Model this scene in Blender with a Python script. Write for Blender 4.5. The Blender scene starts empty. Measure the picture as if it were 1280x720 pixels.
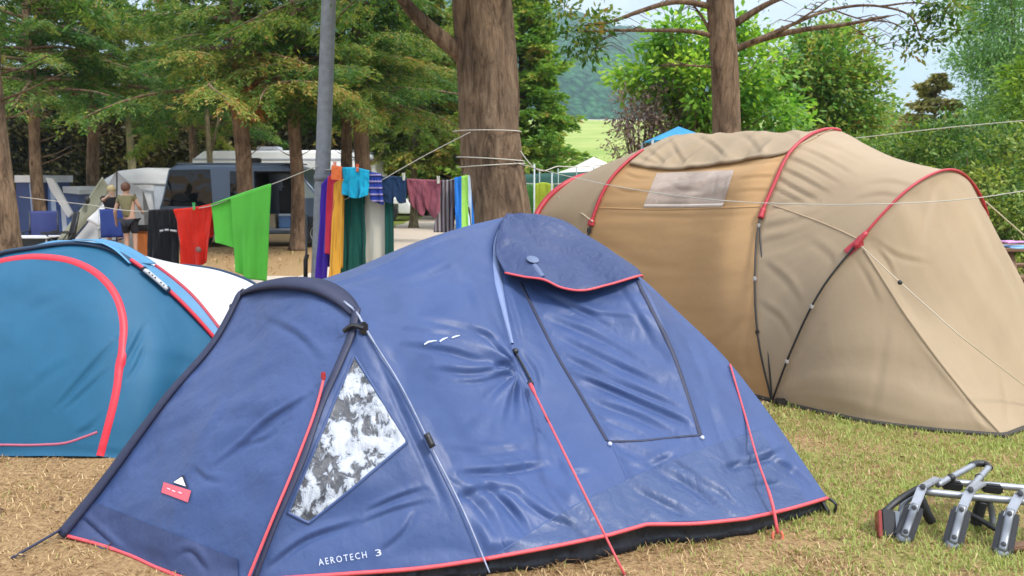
import bpy, bmesh, math, random
import numpy as np
from mathutils import Vector, Matrix
from mathutils.bvhtree import BVHTree
random.seed(7)
RNG = np.random.default_rng(11)
SC = bpy.context.scene
COL = SC.collection
# ------------------------------------------------------------------ camera maths
F = 1000.0
PITCH = math.radians(7.7)
EYE = np.array([0.0, 0.0, 1.6])
_f = np.array([0, math.cos(PITCH), -math.sin(PITCH)])
_u = np.array([0, math.sin(PITCH), math.cos(PITCH)])
_r = np.array([1.0, 0, 0])
def ray(u, v):
    return _f + _r * ((u - 640) / F) + _u * ((360 - v) / F)
def at(u, v, Y):
    d = ray(u, v)
    return EYE + d * (Y / d[1])
def gnd(u, v, z=0.0):
    d = ray(u, v)
    return EYE + d * ((z - EYE[2]) / d[2])
def A(*pts):
    return np.array([at(*p) if not isinstance(p, np.ndarray) else p for p in pts])
def V(*a):
    return np.array(a, float)
# ------------------------------------------------------------------ numpy noise
def _hash(ix, iy, iz, seed):
    h = (ix.astype(np.int64) * 374761393 + iy.astype(np.int64) * 668265263 + iz.astype(np.int64) * 2147483647 + seed * 974711) & 0xFFFFFFFF
    h = ((h ^ (h >> 13)) * 1274126177) & 0xFFFFFFFF
    h = ((h ^ (h >> 16)) * 2246822519) & 0xFFFFFFFF
    return ((h ^ (h >> 15)) & 0xFFFFFF) / float(0xFFFFFF)
def noise(x, y, z=0.0, seed=0):
    x, y, z = np.broadcast_arrays(np.asarray(x, float), np.asarray(y, float), np.asarray(z, float))
    x0, y0, z0 = np.floor(x), np.floor(y), np.floor(z)
    fx, fy, fz = x - x0, y - y0, z - z0
    fx, fy, fz = [t * t * t * (t * (t * 6 - 15) + 10) for t in (fx, fy, fz)]
    r = 0
    for i in (0, 1):
        for j in (0, 1):
            for k in (0, 1):
                w = (fx if i else 1 - fx) * (fy if j else 1 - fy) * (fz if k else 1 - fz)
                r = r + w * _hash(x0 + i, y0 + j, z0 + k, seed)
    return r * 2 - 1
def fbm(x, y, z=0.0, oct=4, seed=0):
    r, a = 0, 1.0
    for o in range(oct):
        r = r + a * noise(np.asarray(x) * 2 ** o, np.asarray(y) * 2 ** o, np.asarray(z) * 2 ** o, seed + o * 17)
        a *= .5
    return r / 1.9
# ------------------------------------------------------------------ curves
def resample(P, n, smooth=True):
    P = np.asarray(P, float)
    if len(P) < 2: return np.repeat(P, n, 0)
    if smooth and len(P) > 2:
        Q = np.vstack([2 * P[0] - P[1], P, 2 * P[-1] - P[-2]])
        out = []
        for i in range(1, len(Q) - 2):
            t = np.linspace(0, 1, 16, endpoint=False)[:, None]
            p0, p1, p2, p3 = Q[i - 1], Q[i], Q[i + 1], Q[i + 2]
            # centripetal-ish tangents scaled to the segment
            l0, l1, l2 = [max(1e-6, np.linalg.norm(b - a)) for a, b in ((p0, p1), (p1, p2), (p2, p3))]
            m1 = ((p2 - p1) / l1 * l0 + (p1 - p0) / l0 * l1) / (l0 + l1) * l1
            m2 = ((p3 - p2) / l2 * l1 + (p2 - p1) / l1 * l2) / (l1 + l2) * l1
            out.append((2*t**3-3*t**2+1)*p1 + (t**3-2*t**2+t)*m1 + (-2*t**3+3*t**2)*p2 + (t**3-t**2)*m2)
        out.append(P[-1:])
        P = np.vstack(out)
    d = np.r_[0, np.cumsum(np.linalg.norm(np.diff(P, axis=0), axis=1))]
    if d[-1] < 1e-9: return np.repeat(P[:1], n, 0)
    s = np.linspace(0, d[-1], n)
    return np.stack([np.interp(s, d, P[:, k]) for k in range(3)], 1)
def length(P):
    return float(np.linalg.norm(np.diff(np.asarray(P), axis=0), axis=1).sum())
def coons(L, R, T, B, nu, nv, smooth=True):
    """L,R run top->bottom, T,B run left->right. grid[nv][nu]"""
    L, R = resample(L, nv, smooth), resample(R, nv, smooth)
    T = resample(T, nu, smooth) if T is not None else resample([L[0], R[0]], nu)
    B = resample(B, nu, smooth) if B is not None else resample([L[-1], R[-1]], nu)
    s = np.linspace(0, 1, nu)[None, :, None]; t = np.linspace(0, 1, nv)[:, None, None]
    return ((1 - s) * L[:, None] + s * R[:, None] + (1 - t) * T[None] + t * B[None]
            - ((1 - s) * (1 - t) * L[0] + s * (1 - t) * R[0] + (1 - s) * t * L[-1] + s * t * R[-1]))
def grid_faces(nv, nu, off=0):
    i = np.arange(nv - 1)[:, None] * nu + np.arange(nu - 1)[None] + off
    return np.stack([i, i + nu, i + nu + 1, i + 1], -1).reshape(-1, 4)
def grid_normals(G):
    du = np.gradient(G, axis=1); dv = np.gradient(G, axis=0)
    n = np.cross(dv, du)
    return n / np.maximum(1e-9, np.linalg.norm(n, axis=2, keepdims=True))
# ------------------------------------------------------------------ mesh building
class MB:
    def __init__(s): s.v = []; s.f = []; s.n = 0; s.hard = False
    def add(s, v, f, tint=None):
        v = np.asarray(v, float).reshape(-1, 3)
        s.v.append(v); fl = [tuple(int(a) + s.n for a in q) for q in f]
        s.f += fl; s.n += len(v)
        return s
    def grid(s, G):
        nv, nu = G.shape[:2]
        return s.add(G.reshape(-1, 3), grid_faces(nv, nu))
    def box(s, c, size, rot=None, bevel=0.0):
        s.hard = True
        c = np.asarray(c, float); h = np.asarray(size, float) / 2
        if bevel <= 0:
            p = np.array([[x, y, z] for x in (-1, 1) for y in (-1, 1) for z in (-1, 1)]) * h
            f = [(0, 1, 3, 2), (4, 6, 7, 5), (0, 4, 5, 1), (2, 3, 7, 6), (0, 2, 6, 4), (1, 5, 7, 3)]
        else:
            bm = bmesh.new(); bmesh.ops.create_cube(bm, size=1)
            for vv in bm.verts: vv.co = Vector(np.array(vv.co) * h * 2)
            bmesh.ops.bevel(bm, geom=bm.edges[:], offset=min(bevel, min(h) * .9), segments=2, affect='EDGES')
            bm.verts.index_update(); p = np.array([vv.co[:] for vv in bm.verts]); f = [[vv.index for vv in q.verts] for q in bm.faces]; bm.free()
        if rot is not None: p = p @ np.asarray(rot).T
        return s.add(p + c, f)
    def bar(s, a, b, w, h, up=(0, 0, 1), bevel=0.0):
        a, b = np.asarray(a, float), np.asarray(b, float)
        z = b - a; l = np.linalg.norm(z); z = z / l
        x = np.cross(np.asarray(up, float), z)
        if np.linalg.norm(x) < 1e-4: x = np.array([1.0, 0, 0])
        x /= np.linalg.norm(x); y = np.cross(z, x)
        return s.box((a + b) / 2, (w, h, l), np.stack([x, y, z], 1), bevel)
    def tube(s, P, r, n=8, cap=True, squash=1.0):
        P = np.asarray(P, float); m = len(P)
        r = np.broadcast_to(np.asarray(r, float), (m,))
        T = np.gradient(P, axis=0); T /= np.maximum(1e-9, np.linalg.norm(T, axis=1, keepdims=True))
        ref = np.array([0, 0, 1.0]) if abs(T[0][2]) < .9 else np.array([1.0, 0, 0])
        x = np.cross(ref, T[0]); x /= np.linalg.norm(x)
        V_, ang = [], np.linspace(0, 2 * math.pi, n, endpoint=False)
        for i in range(m):
            x = x - T[i] * np.dot(x, T[i]); x /= np.linalg.norm(x); y = np.cross(T[i], x)
            V_.append(P[i] + r[i] * (np.cos(ang)[:, None] * x + squash * np.sin(ang)[:, None] * y))
        V_ = np.vstack(V_); f = []
        for i in range(m - 1):
            for j in range(n):
                k = (j + 1) % n
                f.append((i * n + j, i * n + k, (i + 1) * n + k, (i + 1) * n + j))
        if cap: f += [tuple(range(n - 1, -1, -1)), tuple((m - 1) * n + j for j in range(n))]
        return s.add(V_, f)
    def lathe(s, c, prof, n=16, axis=(0, 0, 1), cap=True):
        s.hard = True
        z = np.asarray(axis, float); z /= np.linalg.norm(z)
        P = np.array([np.asarray(c, float) + z * h for r, h in prof])
        ref = np.array([1.0, 0, 0]) if abs(z[0]) < .9 else np.array([0, 1.0, 0])
        x = np.cross(ref, z); x /= np.linalg.norm(x); y = np.cross(z, x)
        ang = np.linspace(0, 2 * math.pi, n, endpoint=False)
        V_ = np.vstack([P[i] + prof[i][0] * (np.cos(ang)[:, None] * x + np.sin(ang)[:, None] * y) for i in range(len(prof))])
        f = []
        for i in range(len(prof) - 1):
            for j in range(n):
                k = (j + 1) % n
                f.append((i * n + j, i * n + k, (i + 1) * n + k, (i + 1) * n + j))
        if cap: f += [tuple(range(n - 1, -1, -1)), tuple((len(prof) - 1) * n + j for j in range(n))]
        return s.add(V_, f)
    def sphere(s, c, r, n=12, m=8):
        r = np.broadcast_to(np.asarray(r, float), (3,)); v = [[0, 0, 1]]
        for i in range(1, m):
            a = math.pi * i / m
            v += [[math.sin(a) * math.cos(t), math.sin(a) * math.sin(t), math.cos(a)] for t in np.linspace(0, 2 * math.pi, n, endpoint=False)]
        v.append([0, 0, -1]); f = [(0, 1 + j, 1 + (j + 1) % n) for j in range(n)]
        for i in range(m - 2):
            for j in range(n):
                a, b = 1 + i * n + j, 1 + i * n + (j + 1) % n
                f.append((a, a + n, b + n, b))
        e = len(v) - 1; f += [(e, e - n + (j + 1) % n, e - n + j) for j in range(n)]
        return s.add(np.array(v) * r + np.asarray(c, float), f)
    def build(s, name, mat, parent=None, smooth=True, thick=0.0, offset=0.0, angle=None):
        v = np.vstack(s.v) if s.v else np.zeros((0, 3))
        return make_obj(name, v, s.f, mat, parent, smooth, thick, offset, (48 if s.hard else None) if angle is None else angle)
def origin_of(o):
    p = np.zeros(3)
    while o is not None:
        p += np.array(o.location[:]); o = o.parent
    return p
def make_obj(name, v, f, mat, parent=None, smooth=True, thick=0.0, offset=0.0, angle=None, tint=None):
    me = bpy.data.meshes.new(name)
    base = origin_of(parent) if parent is not None else np.zeros(3)
    v = np.asarray(v, float)
    loc = np.zeros(3)
    if parent is None and len(v):
        loc = np.array([(v[:, 0].min() + v[:, 0].max()) / 2, (v[:, 1].min() + v[:, 1].max()) / 2, v[:, 2].min()])
        base = loc
    v = v - base
    if isinstance(f, np.ndarray):
        nf, k = f.shape
        me.vertices.add(len(v)); me.vertices.foreach_set('co', v.astype(np.float32).ravel())
        me.loops.add(nf * k); me.loops.foreach_set('vertex_index', f.astype(np.int32).ravel())
        me.polygons.add(nf); me.polygons.foreach_set('loop_start', np.arange(0, nf * k, k, dtype=np.int32))
        try: me.polygons.foreach_set('loop_total', np.full(nf, k, dtype=np.int32))
        except Exception: pass
        me.update(calc_edges=True)
    else:
        me.from_pydata([tuple(p) for p in v], [], [tuple(q) for q in f])
    me.validate(); me.update()
    if tint is not None and len(tint) == len(me.polygons):
        a = me.attributes.new('tint', 'FLOAT', 'FACE'); a.data.foreach_set('value', np.asarray(tint, np.float32))
    me.materials.append(mat)
    if smooth:
        me.polygons.foreach_set('use_smooth', np.ones(len(me.polygons), dtype=bool))
        if angle is not None:
            try: me.set_sharp_from_angle(angle=math.radians(angle))
            except Exception: pass
    o = bpy.data.objects.new(name, me); COL.objects.link(o)
    o.location = Vector(loc)
    if parent is not None: o.parent = parent
    if thick:
        m = o.modifiers.new('Solidify', 'SOLIDIFY'); m.thickness = thick; m.offset = offset
    return o
def tag(o, label=None, cat=None, group=None, kind=None):
    if label: o['label'] = label
    if cat: o['category'] = cat
    if group: o['group'] = group
    if kind: o['kind'] = kind
    return o
def thing(name, label, cat, loc, group=None):
    o = bpy.data.objects.new(name, None); COL.objects.link(o)
    o.location = Vector([float(a) for a in loc]); o.empty_display_size = .2
    return tag(o, label, cat, group)
def copy_tree(o, parent=None):
    c = o.copy(); COL.objects.link(c)
    if parent is not None: c.parent = parent
    for ch in list(o.children): copy_tree(ch, c)
    return c
# ------------------------------------------------------------------ materials
def _nt(name):
    m = bpy.data.materials.new(name); m.use_nodes = True
    nt = m.node_tree; nt.nodes.clear()
    out = nt.nodes.new('ShaderNodeOutputMaterial')
    return m, nt, out
def N(nt, t, **kw):
    n = nt.nodes.new(t)
    for k, v in kw.items():
        if k in n.inputs: n.inputs[k].default_value = v
        else: setattr(n, k, v)
    return n
def lk(nt, a, b): nt.links.new(a, b)
def c4(c): return (c[0], c[1], c[2], 1.0)
def ramp(nt, fac, stops, interp='LINEAR'):
    r = nt.nodes.new('ShaderNodeValToRGB'); r.color_ramp.interpolation = interp
    e = r.color_ramp.elements
    while len(e) < len(stops): e.new(.5)
    for i, (p, c) in enumerate(stops):
        e[i].position = p; e[i].color = c4(c)
    lk(nt, fac, r.inputs['Fac']); return r
def mixc(nt, fac, a, b, mode='MIX'):
    m = nt.nodes.new('ShaderNodeMix'); m.data_type = 'RGBA'; m.blend_type = mode
    for sock, val in ((m.inputs[0], fac), (m.inputs[6], a), (m.inputs[7], b)):
        if hasattr(val, 'is_output'): lk(nt, val, sock)
        elif isinstance(val, (tuple, list, np.ndarray)): sock.default_value = c4(val)
        else: sock.default_value = val
    return m.outputs[2]
def mnoise(nt, coord, scale, detail=4, rough=.55, mapscale=None, rot=None, dist=0.0):
    src = coord
    if mapscale is not None or rot is not None:
        mp = nt.nodes.new('ShaderNodeMapping')
        if mapscale is not None: mp.inputs['Scale'].default_value = mapscale
        if rot is not None: mp.inputs['Rotation'].default_value = rot
        lk(nt, coord, mp.inputs['Vector']); src = mp.outputs[0]
    n = N(nt, 'ShaderNodeTexNoise', Scale=scale, Detail=detail, Roughness=rough, Distortion=dist)
    lk(nt, src, n.inputs['Vector']); return n.outputs['Fac']
def bump(nt, h, strength, dist, prev=None):
    b = N(nt, 'ShaderNodeBump', Strength=strength, Distance=dist)
    lk(nt, h, b.inputs['Height'])
    if prev is not None: lk(nt, prev, b.inputs['Normal'])
    return b.outputs[0]
def simple(name, col, rough=.6, metal=0.0, var=.12, vscale=6.0, bscale=None, bstr=.2, bdist=.01, spec=.5, rvar=0.0):
    m, nt, out = _nt(name)
    tc = nt.nodes.new('ShaderNodeTexCoord')
    p = N(nt, 'ShaderNodeBsdfPrincipled', Roughness=rough, Metallic=metal)
    p.inputs['Specular IOR Level'].default_value = spec
    n = mnoise(nt, tc.outputs['Object'], vscale, 5)
    r = ramp(nt, n, [(.25, [c * (1 - var) for c in col]), (.75, [min(1, c * (1 + var)) for c in col])])
    lk(nt, r.outputs[0], p.inputs['Base Color'])
    if rvar:
        mr = N(nt, 'ShaderNodeMapRange'); mr.inputs['To Min'].default_value = rough - rvar; mr.inputs['To Max'].default_value = rough + rvar
        lk(nt, n, mr.inputs['Value']); lk(nt, mr.outputs[0], p.inputs['Roughness'])
    if bscale:
        lk(nt, bump(nt, mnoise(nt, tc.outputs['Object'], bscale, 4), bstr, bdist), p.inputs['Normal'])
    lk(nt, p.outputs[0], out.inputs[0]); return m
def fabric(name, col, rough=.5, trans=.15, transcol=None, spec=.5, wr=.5, crinkle=.3, var=.08, sheen=0.0, wscale=9.0, stretch=(1, 1, .35), dust=0.0):
    """tent / cloth fabric: soft shell, a little light comes through, creases as bump"""
    m, nt, out = _nt(name)
    tc = nt.nodes.new('ShaderNodeTexCoord'); ob = tc.outputs['Object']
    p = N(nt, 'ShaderNodeBsdfPrincipled', Roughness=rough)
    p.inputs['Specular IOR Level'].default_value = spec
    if sheen: p.inputs['Sheen Weight'].default_value = sheen
    n = mnoise(nt, ob, 3.0, 5)
    c = ramp(nt, n, [(.3, [x * (1 - var) for x in col]), (.7, [min(1, x * (1 + var)) for x in col])]).outputs[0]
    if dust:
        d = ramp(nt, mnoise(nt, ob, 7.0, 8, .7), [(.52, (0, 0, 0)), (.8, (1, 1, 1))]).outputs[0]
        mm = N(nt, 'ShaderNodeMath', operation='MULTIPLY'); lk(nt, d, mm.inputs[0]); mm.inputs[1].default_value = dust
        c = mixc(nt, mm.outputs[0], c, [min(1, x * .6 + .14) for x in col])
    lk(nt, c, p.inputs['Base Color'])
    h1 = mnoise(nt, ob, wscale, 3, .5, stretch, (0.3, .5, .2), .15)
    # ridged
    a = N(nt, 'ShaderNodeMath', operation='SUBTRACT'); lk(nt, h1, a.inputs[0]); a.inputs[1].default_value = .5
    b = N(nt, 'ShaderNodeMath', operation='ABSOLUTE'); lk(nt, a.outputs[0], b.inputs[0])
    nb = bump(nt, b.outputs[0], wr, .035)
    h2 = mnoise(nt, ob, 38.0, 3, .5, None, None, .4)
    nb = bump(nt, h2, crinkle, .004, nb)
    lk(nt, nb, p.inputs['Normal'])
    if trans > 0:
        t = N(nt, 'ShaderNodeBsdfTranslucent'); t.inputs['Color'].default_value = c4(transcol or col)
        lk(nt, nb, t.inputs['Normal'])
        mx = N(nt, 'ShaderNodeMixShader', Fac=trans)
        lk(nt, p.outputs[0], mx.inputs[1]); lk(nt, t.outputs[0], mx.inputs[2]); lk(nt, mx.outputs[0], out.inputs[0])
    else: lk(nt, p.outputs[0], out.inputs[0])
    return m
def leafmat(name, stops, rough=.55, trans=.35, spec=.3, tcol=1.25):
    m, nt, out = _nt(name)
    at_ = N(nt, 'ShaderNodeAttribute', attribute_name='tint')
    r = ramp(nt, at_.outputs['Fac'], stops)
    p = N(nt, 'ShaderNodeBsdfPrincipled', Roughness=rough); p.inputs['Specular IOR Level'].default_value = spec
    lk(nt, r.outputs[0], p.inputs['Base Color'])
    t = N(nt, 'ShaderNodeBsdfTranslucent')
    tcn = mixc(nt, 1.0, r.outputs[0], (tcol, tcol * 1.05, tcol * .6), 'MULTIPLY')
    lk(nt, tcn, t.inputs['Color'])
    mx = N(nt, 'ShaderNodeMixShader', Fac=trans)
    lk(nt, p.outputs[0], mx.inputs[1]); lk(nt, t.outputs[0], mx.inputs[2]); lk(nt, mx.outputs[0], out.inputs[0])
    return m
def barkmat(name, c1, c2, c3, scale=1.0):
    m, nt, out = _nt(name)
    tc = nt.nodes.new('ShaderNodeTexCoord'); ob = tc.outputs['Object']
    p = N(nt, 'ShaderNodeBsdfPrincipled', Roughness=.9); p.inputs['Specular IOR Level'].default_value = .2
    a = mnoise(nt, ob, 13 * scale, 9, .74, (1, 1, .24), None, .8)
    b = mnoise(nt, ob, 3.5 * scale, 4, .6, (1, 1, .5))
    c = ramp(nt, a, [(.34, c1), (.5, c2), (.68, c3)]).outputs[0]
    c = mixc(nt, b, c, [x * .55 for x in c2], 'MIX') if False else mixc(nt, .55, c, ramp(nt, b, [(.38, (.42, .40, .38)), (.60, (1.2, 1.15, 1.08))]).outputs[0], 'MULTIPLY')
    lk(nt, c, p.inputs['Base Color'])
    k = mnoise(nt, ob, 30 * scale, 5, .6, (1, 1, .2))
    nb = bump(nt, a, 1.0, .055 / scale); nb = bump(nt, k, .6, .010 / scale, nb)
    lk(nt, nb, p.inputs['Normal']); lk(nt, p.outputs[0], out.inputs[0]); return m
# ------------------------------------------------------------------ drawing on a surface
def project(G):
    d = G - EYE; z = d @ _f; return 640 + F * (d @ _r) / z, 360 - F * (d @ _u) / z
def crease(G, lines):
    """sharp cloth folds pressed along picture-located lines: (pts, half width px, depth m)"""
    n = grid_normals(G); n = -n if (n * (G - EYE)).sum() > 0 else n
    nv, nu = G.shape[:2]; u, v = project(G)
    si = np.minimum(np.arange(nu), np.arange(nu)[::-1])[None] / 4.0; ti = np.minimum(np.arange(nv), np.arange(nv)[::-1])[:, None] / 4.0
    em = np.clip(np.minimum(si, ti), 0, 1); h = np.zeros((nv, nu))
    for pts, w, a in lines:
        P = resample([(x, y, 0) for x, y in pts], 24)[:, :2]; best = np.full((nv, nu), 1e9); sg = np.zeros((nv, nu)); tt = np.zeros((nv, nu))
        for k in range(23):
            p, q = P[k], P[k + 1]; e = q - p; L = max(1e-6, np.hypot(*e)); r = np.clip(((u - p[0]) * e[0] + (v - p[1]) * e[1]) / L ** 2, 0, 1)
            d = np.hypot(u - p[0] - r * e[0], v - p[1] - r * e[1]); m = d < best
            best = np.where(m, d, best); sg = np.where(m, ((u - p[0]) * e[1] - (v - p[1]) * e[0]) / L, sg); tt = np.where(m, (k + r) / 23, tt)
        env = np.sin(np.pi * np.clip(tt, 0.02, .98)) ** .6; d = np.sign(sg) * best
        h += .72 * a * env * (-np.exp(-(d / w) ** 2) + .75 * np.exp(-((d - 1.6 * w) / (1.2 * w)) ** 2))
    return G + n * (h * em)[:, :, None]
class Surf:
    def __init__(s): s.v = []; s.f = []; s.n = 0; s.b = None
    def add(s, G):
        nv, nu = G.shape[:2]; s.v.append(G.reshape(-1, 3)); s.f.append(grid_faces(nv, nu) + s.n); s.n += nv * nu
    def bvh(s):
        if s.b is None: s.b = BVHTree.FromPolygons([tuple(p) for p in np.vstack(s.v)], [tuple(int(a) for a in q) for q in np.vstack(s.f)])
        return s.b
    def hit(s, u, v):
        d = ray(u, v); d = d / np.linalg.norm(d)
        loc, nor, i, dist = s.bvh().ray_cast(Vector(EYE), Vector(d))
        if loc is None: return None
        n = np.array(nor); n = n if np.dot(n, d) < 0 else -n
        return np.array(loc), n
    def path(s, px, n, off=0.0):
        px = np.asarray([(a, b, 0) for a, b in px], float)
        Q = resample(px, n); P, Nn = [], []
        for q in Q:
            h = s.hit(q[0], q[1])
            if h is None: continue
            P.append(h[0] + h[1] * off); Nn.append(h[1])
        P = np.array(P); Nn = np.array(Nn)
        # smooth the normals
        for _ in range(3):
            Nn = np.vstack([Nn[:1], (Nn[:-2] + 2 * Nn[1:-1] + Nn[2:]) / 4, Nn[-1:]]) if len(Nn) > 2 else Nn
        return P, Nn / np.linalg.norm(Nn, axis=1, keepdims=True)
    def ribbon(s, mb, px, w, n=40, off=.004, taper=None):
        P, Nn = s.path(px, n, off)
        T = np.gradient(P, axis=0); T /= np.maximum(1e-9, np.linalg.norm(T, axis=1, keepdims=True))
        S = np.cross(T, Nn); S /= np.maximum(1e-9, np.linalg.norm(S, axis=1, keepdims=True))
        ww = np.full(len(P), w) if taper is None else np.interp(np.linspace(0, 1, len(P)), np.linspace(0, 1, len(taper)), taper) * w
        k = np.array([-1, -.5, 0, .5, 1]); hh = np.array([-.35, .12, .2, .12, -.35]) * w * .5
        G = P[:, None] + S[:, None] * (k[None, :, None] * ww[:, None, None] / 2) + Nn[:, None] * hh[None, :, None]
        mb.grid(G); return G
    def quad(s, c, nu, nv, off=.004):
        """c: 4 pixel corners tl,tr,br,bl"""
        c = [np.array(q, float) for q in c]; G = np.zeros((nv, nu, 3)); ok = np.zeros((nv, nu), bool)
        for j, t in enumerate(np.linspace(0, 1, nv)):
            for i, q in enumerate(np.linspace(0, 1, nu)):
                p = (1 - t) * ((1 - q) * c[0] + q * c[1]) + t * ((1 - q) * c[3] + q * c[2])
                h = s.hit(*p)
                if h is not None: G[j, i] = h[0] + h[1] * off; ok[j, i] = True
        return G
    def band(s, top, bot, nu, nv, off=.005):
        a = resample([(x, y, 0) for x, y in top], nu); b = resample([(x, y, 0) for x, y in bot], nu); G = np.zeros((nv, nu, 3))
        for j in range(nv):
            for i in range(nu):
                p = a[i] + (b[i] - a[i]) * j / (nv - 1); h = s.hit(p[0], p[1])
                G[j, i] = h[0] + h[1] * off if h is not None else (G[j - 1, i] if j else G[j, i - 1])
        return G
    def text(s, mb, txt, p0, p1, up, off=.004):
        cu = bpy.data.curves.new('tmp', 'FONT'); cu.body = txt; cu.size = 1.0; cu.resolution_u = 2; cu.space_character = 1.35
        ob = bpy.data.objects.new('tmp', cu); COL.objects.link(ob)
        dg = bpy.context.evaluated_depsgraph_get(); me = ob.evaluated_get(dg).to_mesh()
        v = np.array([q.co[:] for q in me.vertices]); f = [list(q.vertices) for q in me.polygons]
        ob.evaluated_get(dg).to_mesh_clear(); bpy.data.objects.remove(ob); bpy.data.curves.remove(cu)
        w = v[:, 0].max(); p0, p1, up = np.array(p0, float), np.array(p1, float), np.array(up, float)
        pts = []
        for q in v:
            p = p0 + (p1 - p0) * q[0] / w + up * q[1] / .7
            h = s.hit(*p); pts.append(h[0] + h[1] * off if h is not None else np.zeros(3))
        mb.add(pts, f)
# ================================================================== tents
def wrinkle(G, fields, seed=0, edge=.07, bulge=0.0):
    nv, nu = G.shape[:2]
    n = grid_normals(G)
    if (n * (G - EYE)).sum() > 0: n = -n
    W, H = length(G[nv // 2]), length(G[:, nu // 2])
    s, t = np.meshgrid(np.linspace(0, 1, nu), np.linspace(0, 1, nv))
    x, y = s * W, t * H
    m = np.clip(np.minimum.reduce([s * W, (1 - s) * W, t * H, (1 - t) * H]) / edge, 0, 1)
    m = m * m * (3 - 2 * m)
    h = bulge * np.sin(np.pi * s) * np.sin(np.pi * np.clip(t, 0, 1))
    for k, fd in enumerate(fields):
        amp, ang, fa, fc = fd[:4]; mode = fd[4] if len(fd) > 4 else 's'
        a = math.radians(ang); p = x * math.cos(a) + y * math.sin(a); q = -x * math.sin(a) + y * math.cos(a)
        q = q + .04 * noise(p * 2, q * 2, 0, seed + k)
        v = noise(p * fa + 13.1 * k, q * fc, seed * 1.7, seed + k * 5)
        if mode == 'r': v = .5 - 1.6 * np.abs(v)                 # sharp ridges
        elif mode == 'v': v = 1.6 * np.abs(v) - .5
        if len(fd) > 5:                                            # (cs, ct, radius) local
            cs, ct, rad = fd[5]; v = v * np.exp(-(((s - cs) * W) ** 2 + ((t - ct) * H) ** 2) / rad ** 2)
        h = h + amp * v
    return G + n * (h * m)[:, :, None]
def radial(G, c, amp, nrays, rad, seed=0):
    """tension folds running out of a point c=(s,t)"""
    nv, nu = G.shape[:2]; n = grid_normals(G)
    if (n * (G - EYE)).sum() > 0: n = -n
    W, H = length(G[nv // 2]), length(G[:, nu // 2])
    s, t = np.meshgrid(np.linspace(0, 1, nu), np.linspace(0, 1, nv))
    dx, dy = (s - c[0]) * W, (t - c[1]) * H; r = np.hypot(dx, dy); th = np.arctan2(dy, dx)
    v = noise(np.cos(th) * nrays, np.sin(th) * nrays, r * 1.5, seed)
    m = np.clip(np.minimum.reduce([s * W, (1 - s) * W, t * H, (1 - t) * H]) / .06, 0, 1)
    return G + n * (amp * v * np.exp(-(r / rad) ** 2) * np.clip(r / .08, 0, 1) * m)[:, :, None]
def cat_grid(*Gs):
    return np.concatenate(Gs, 1)

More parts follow.
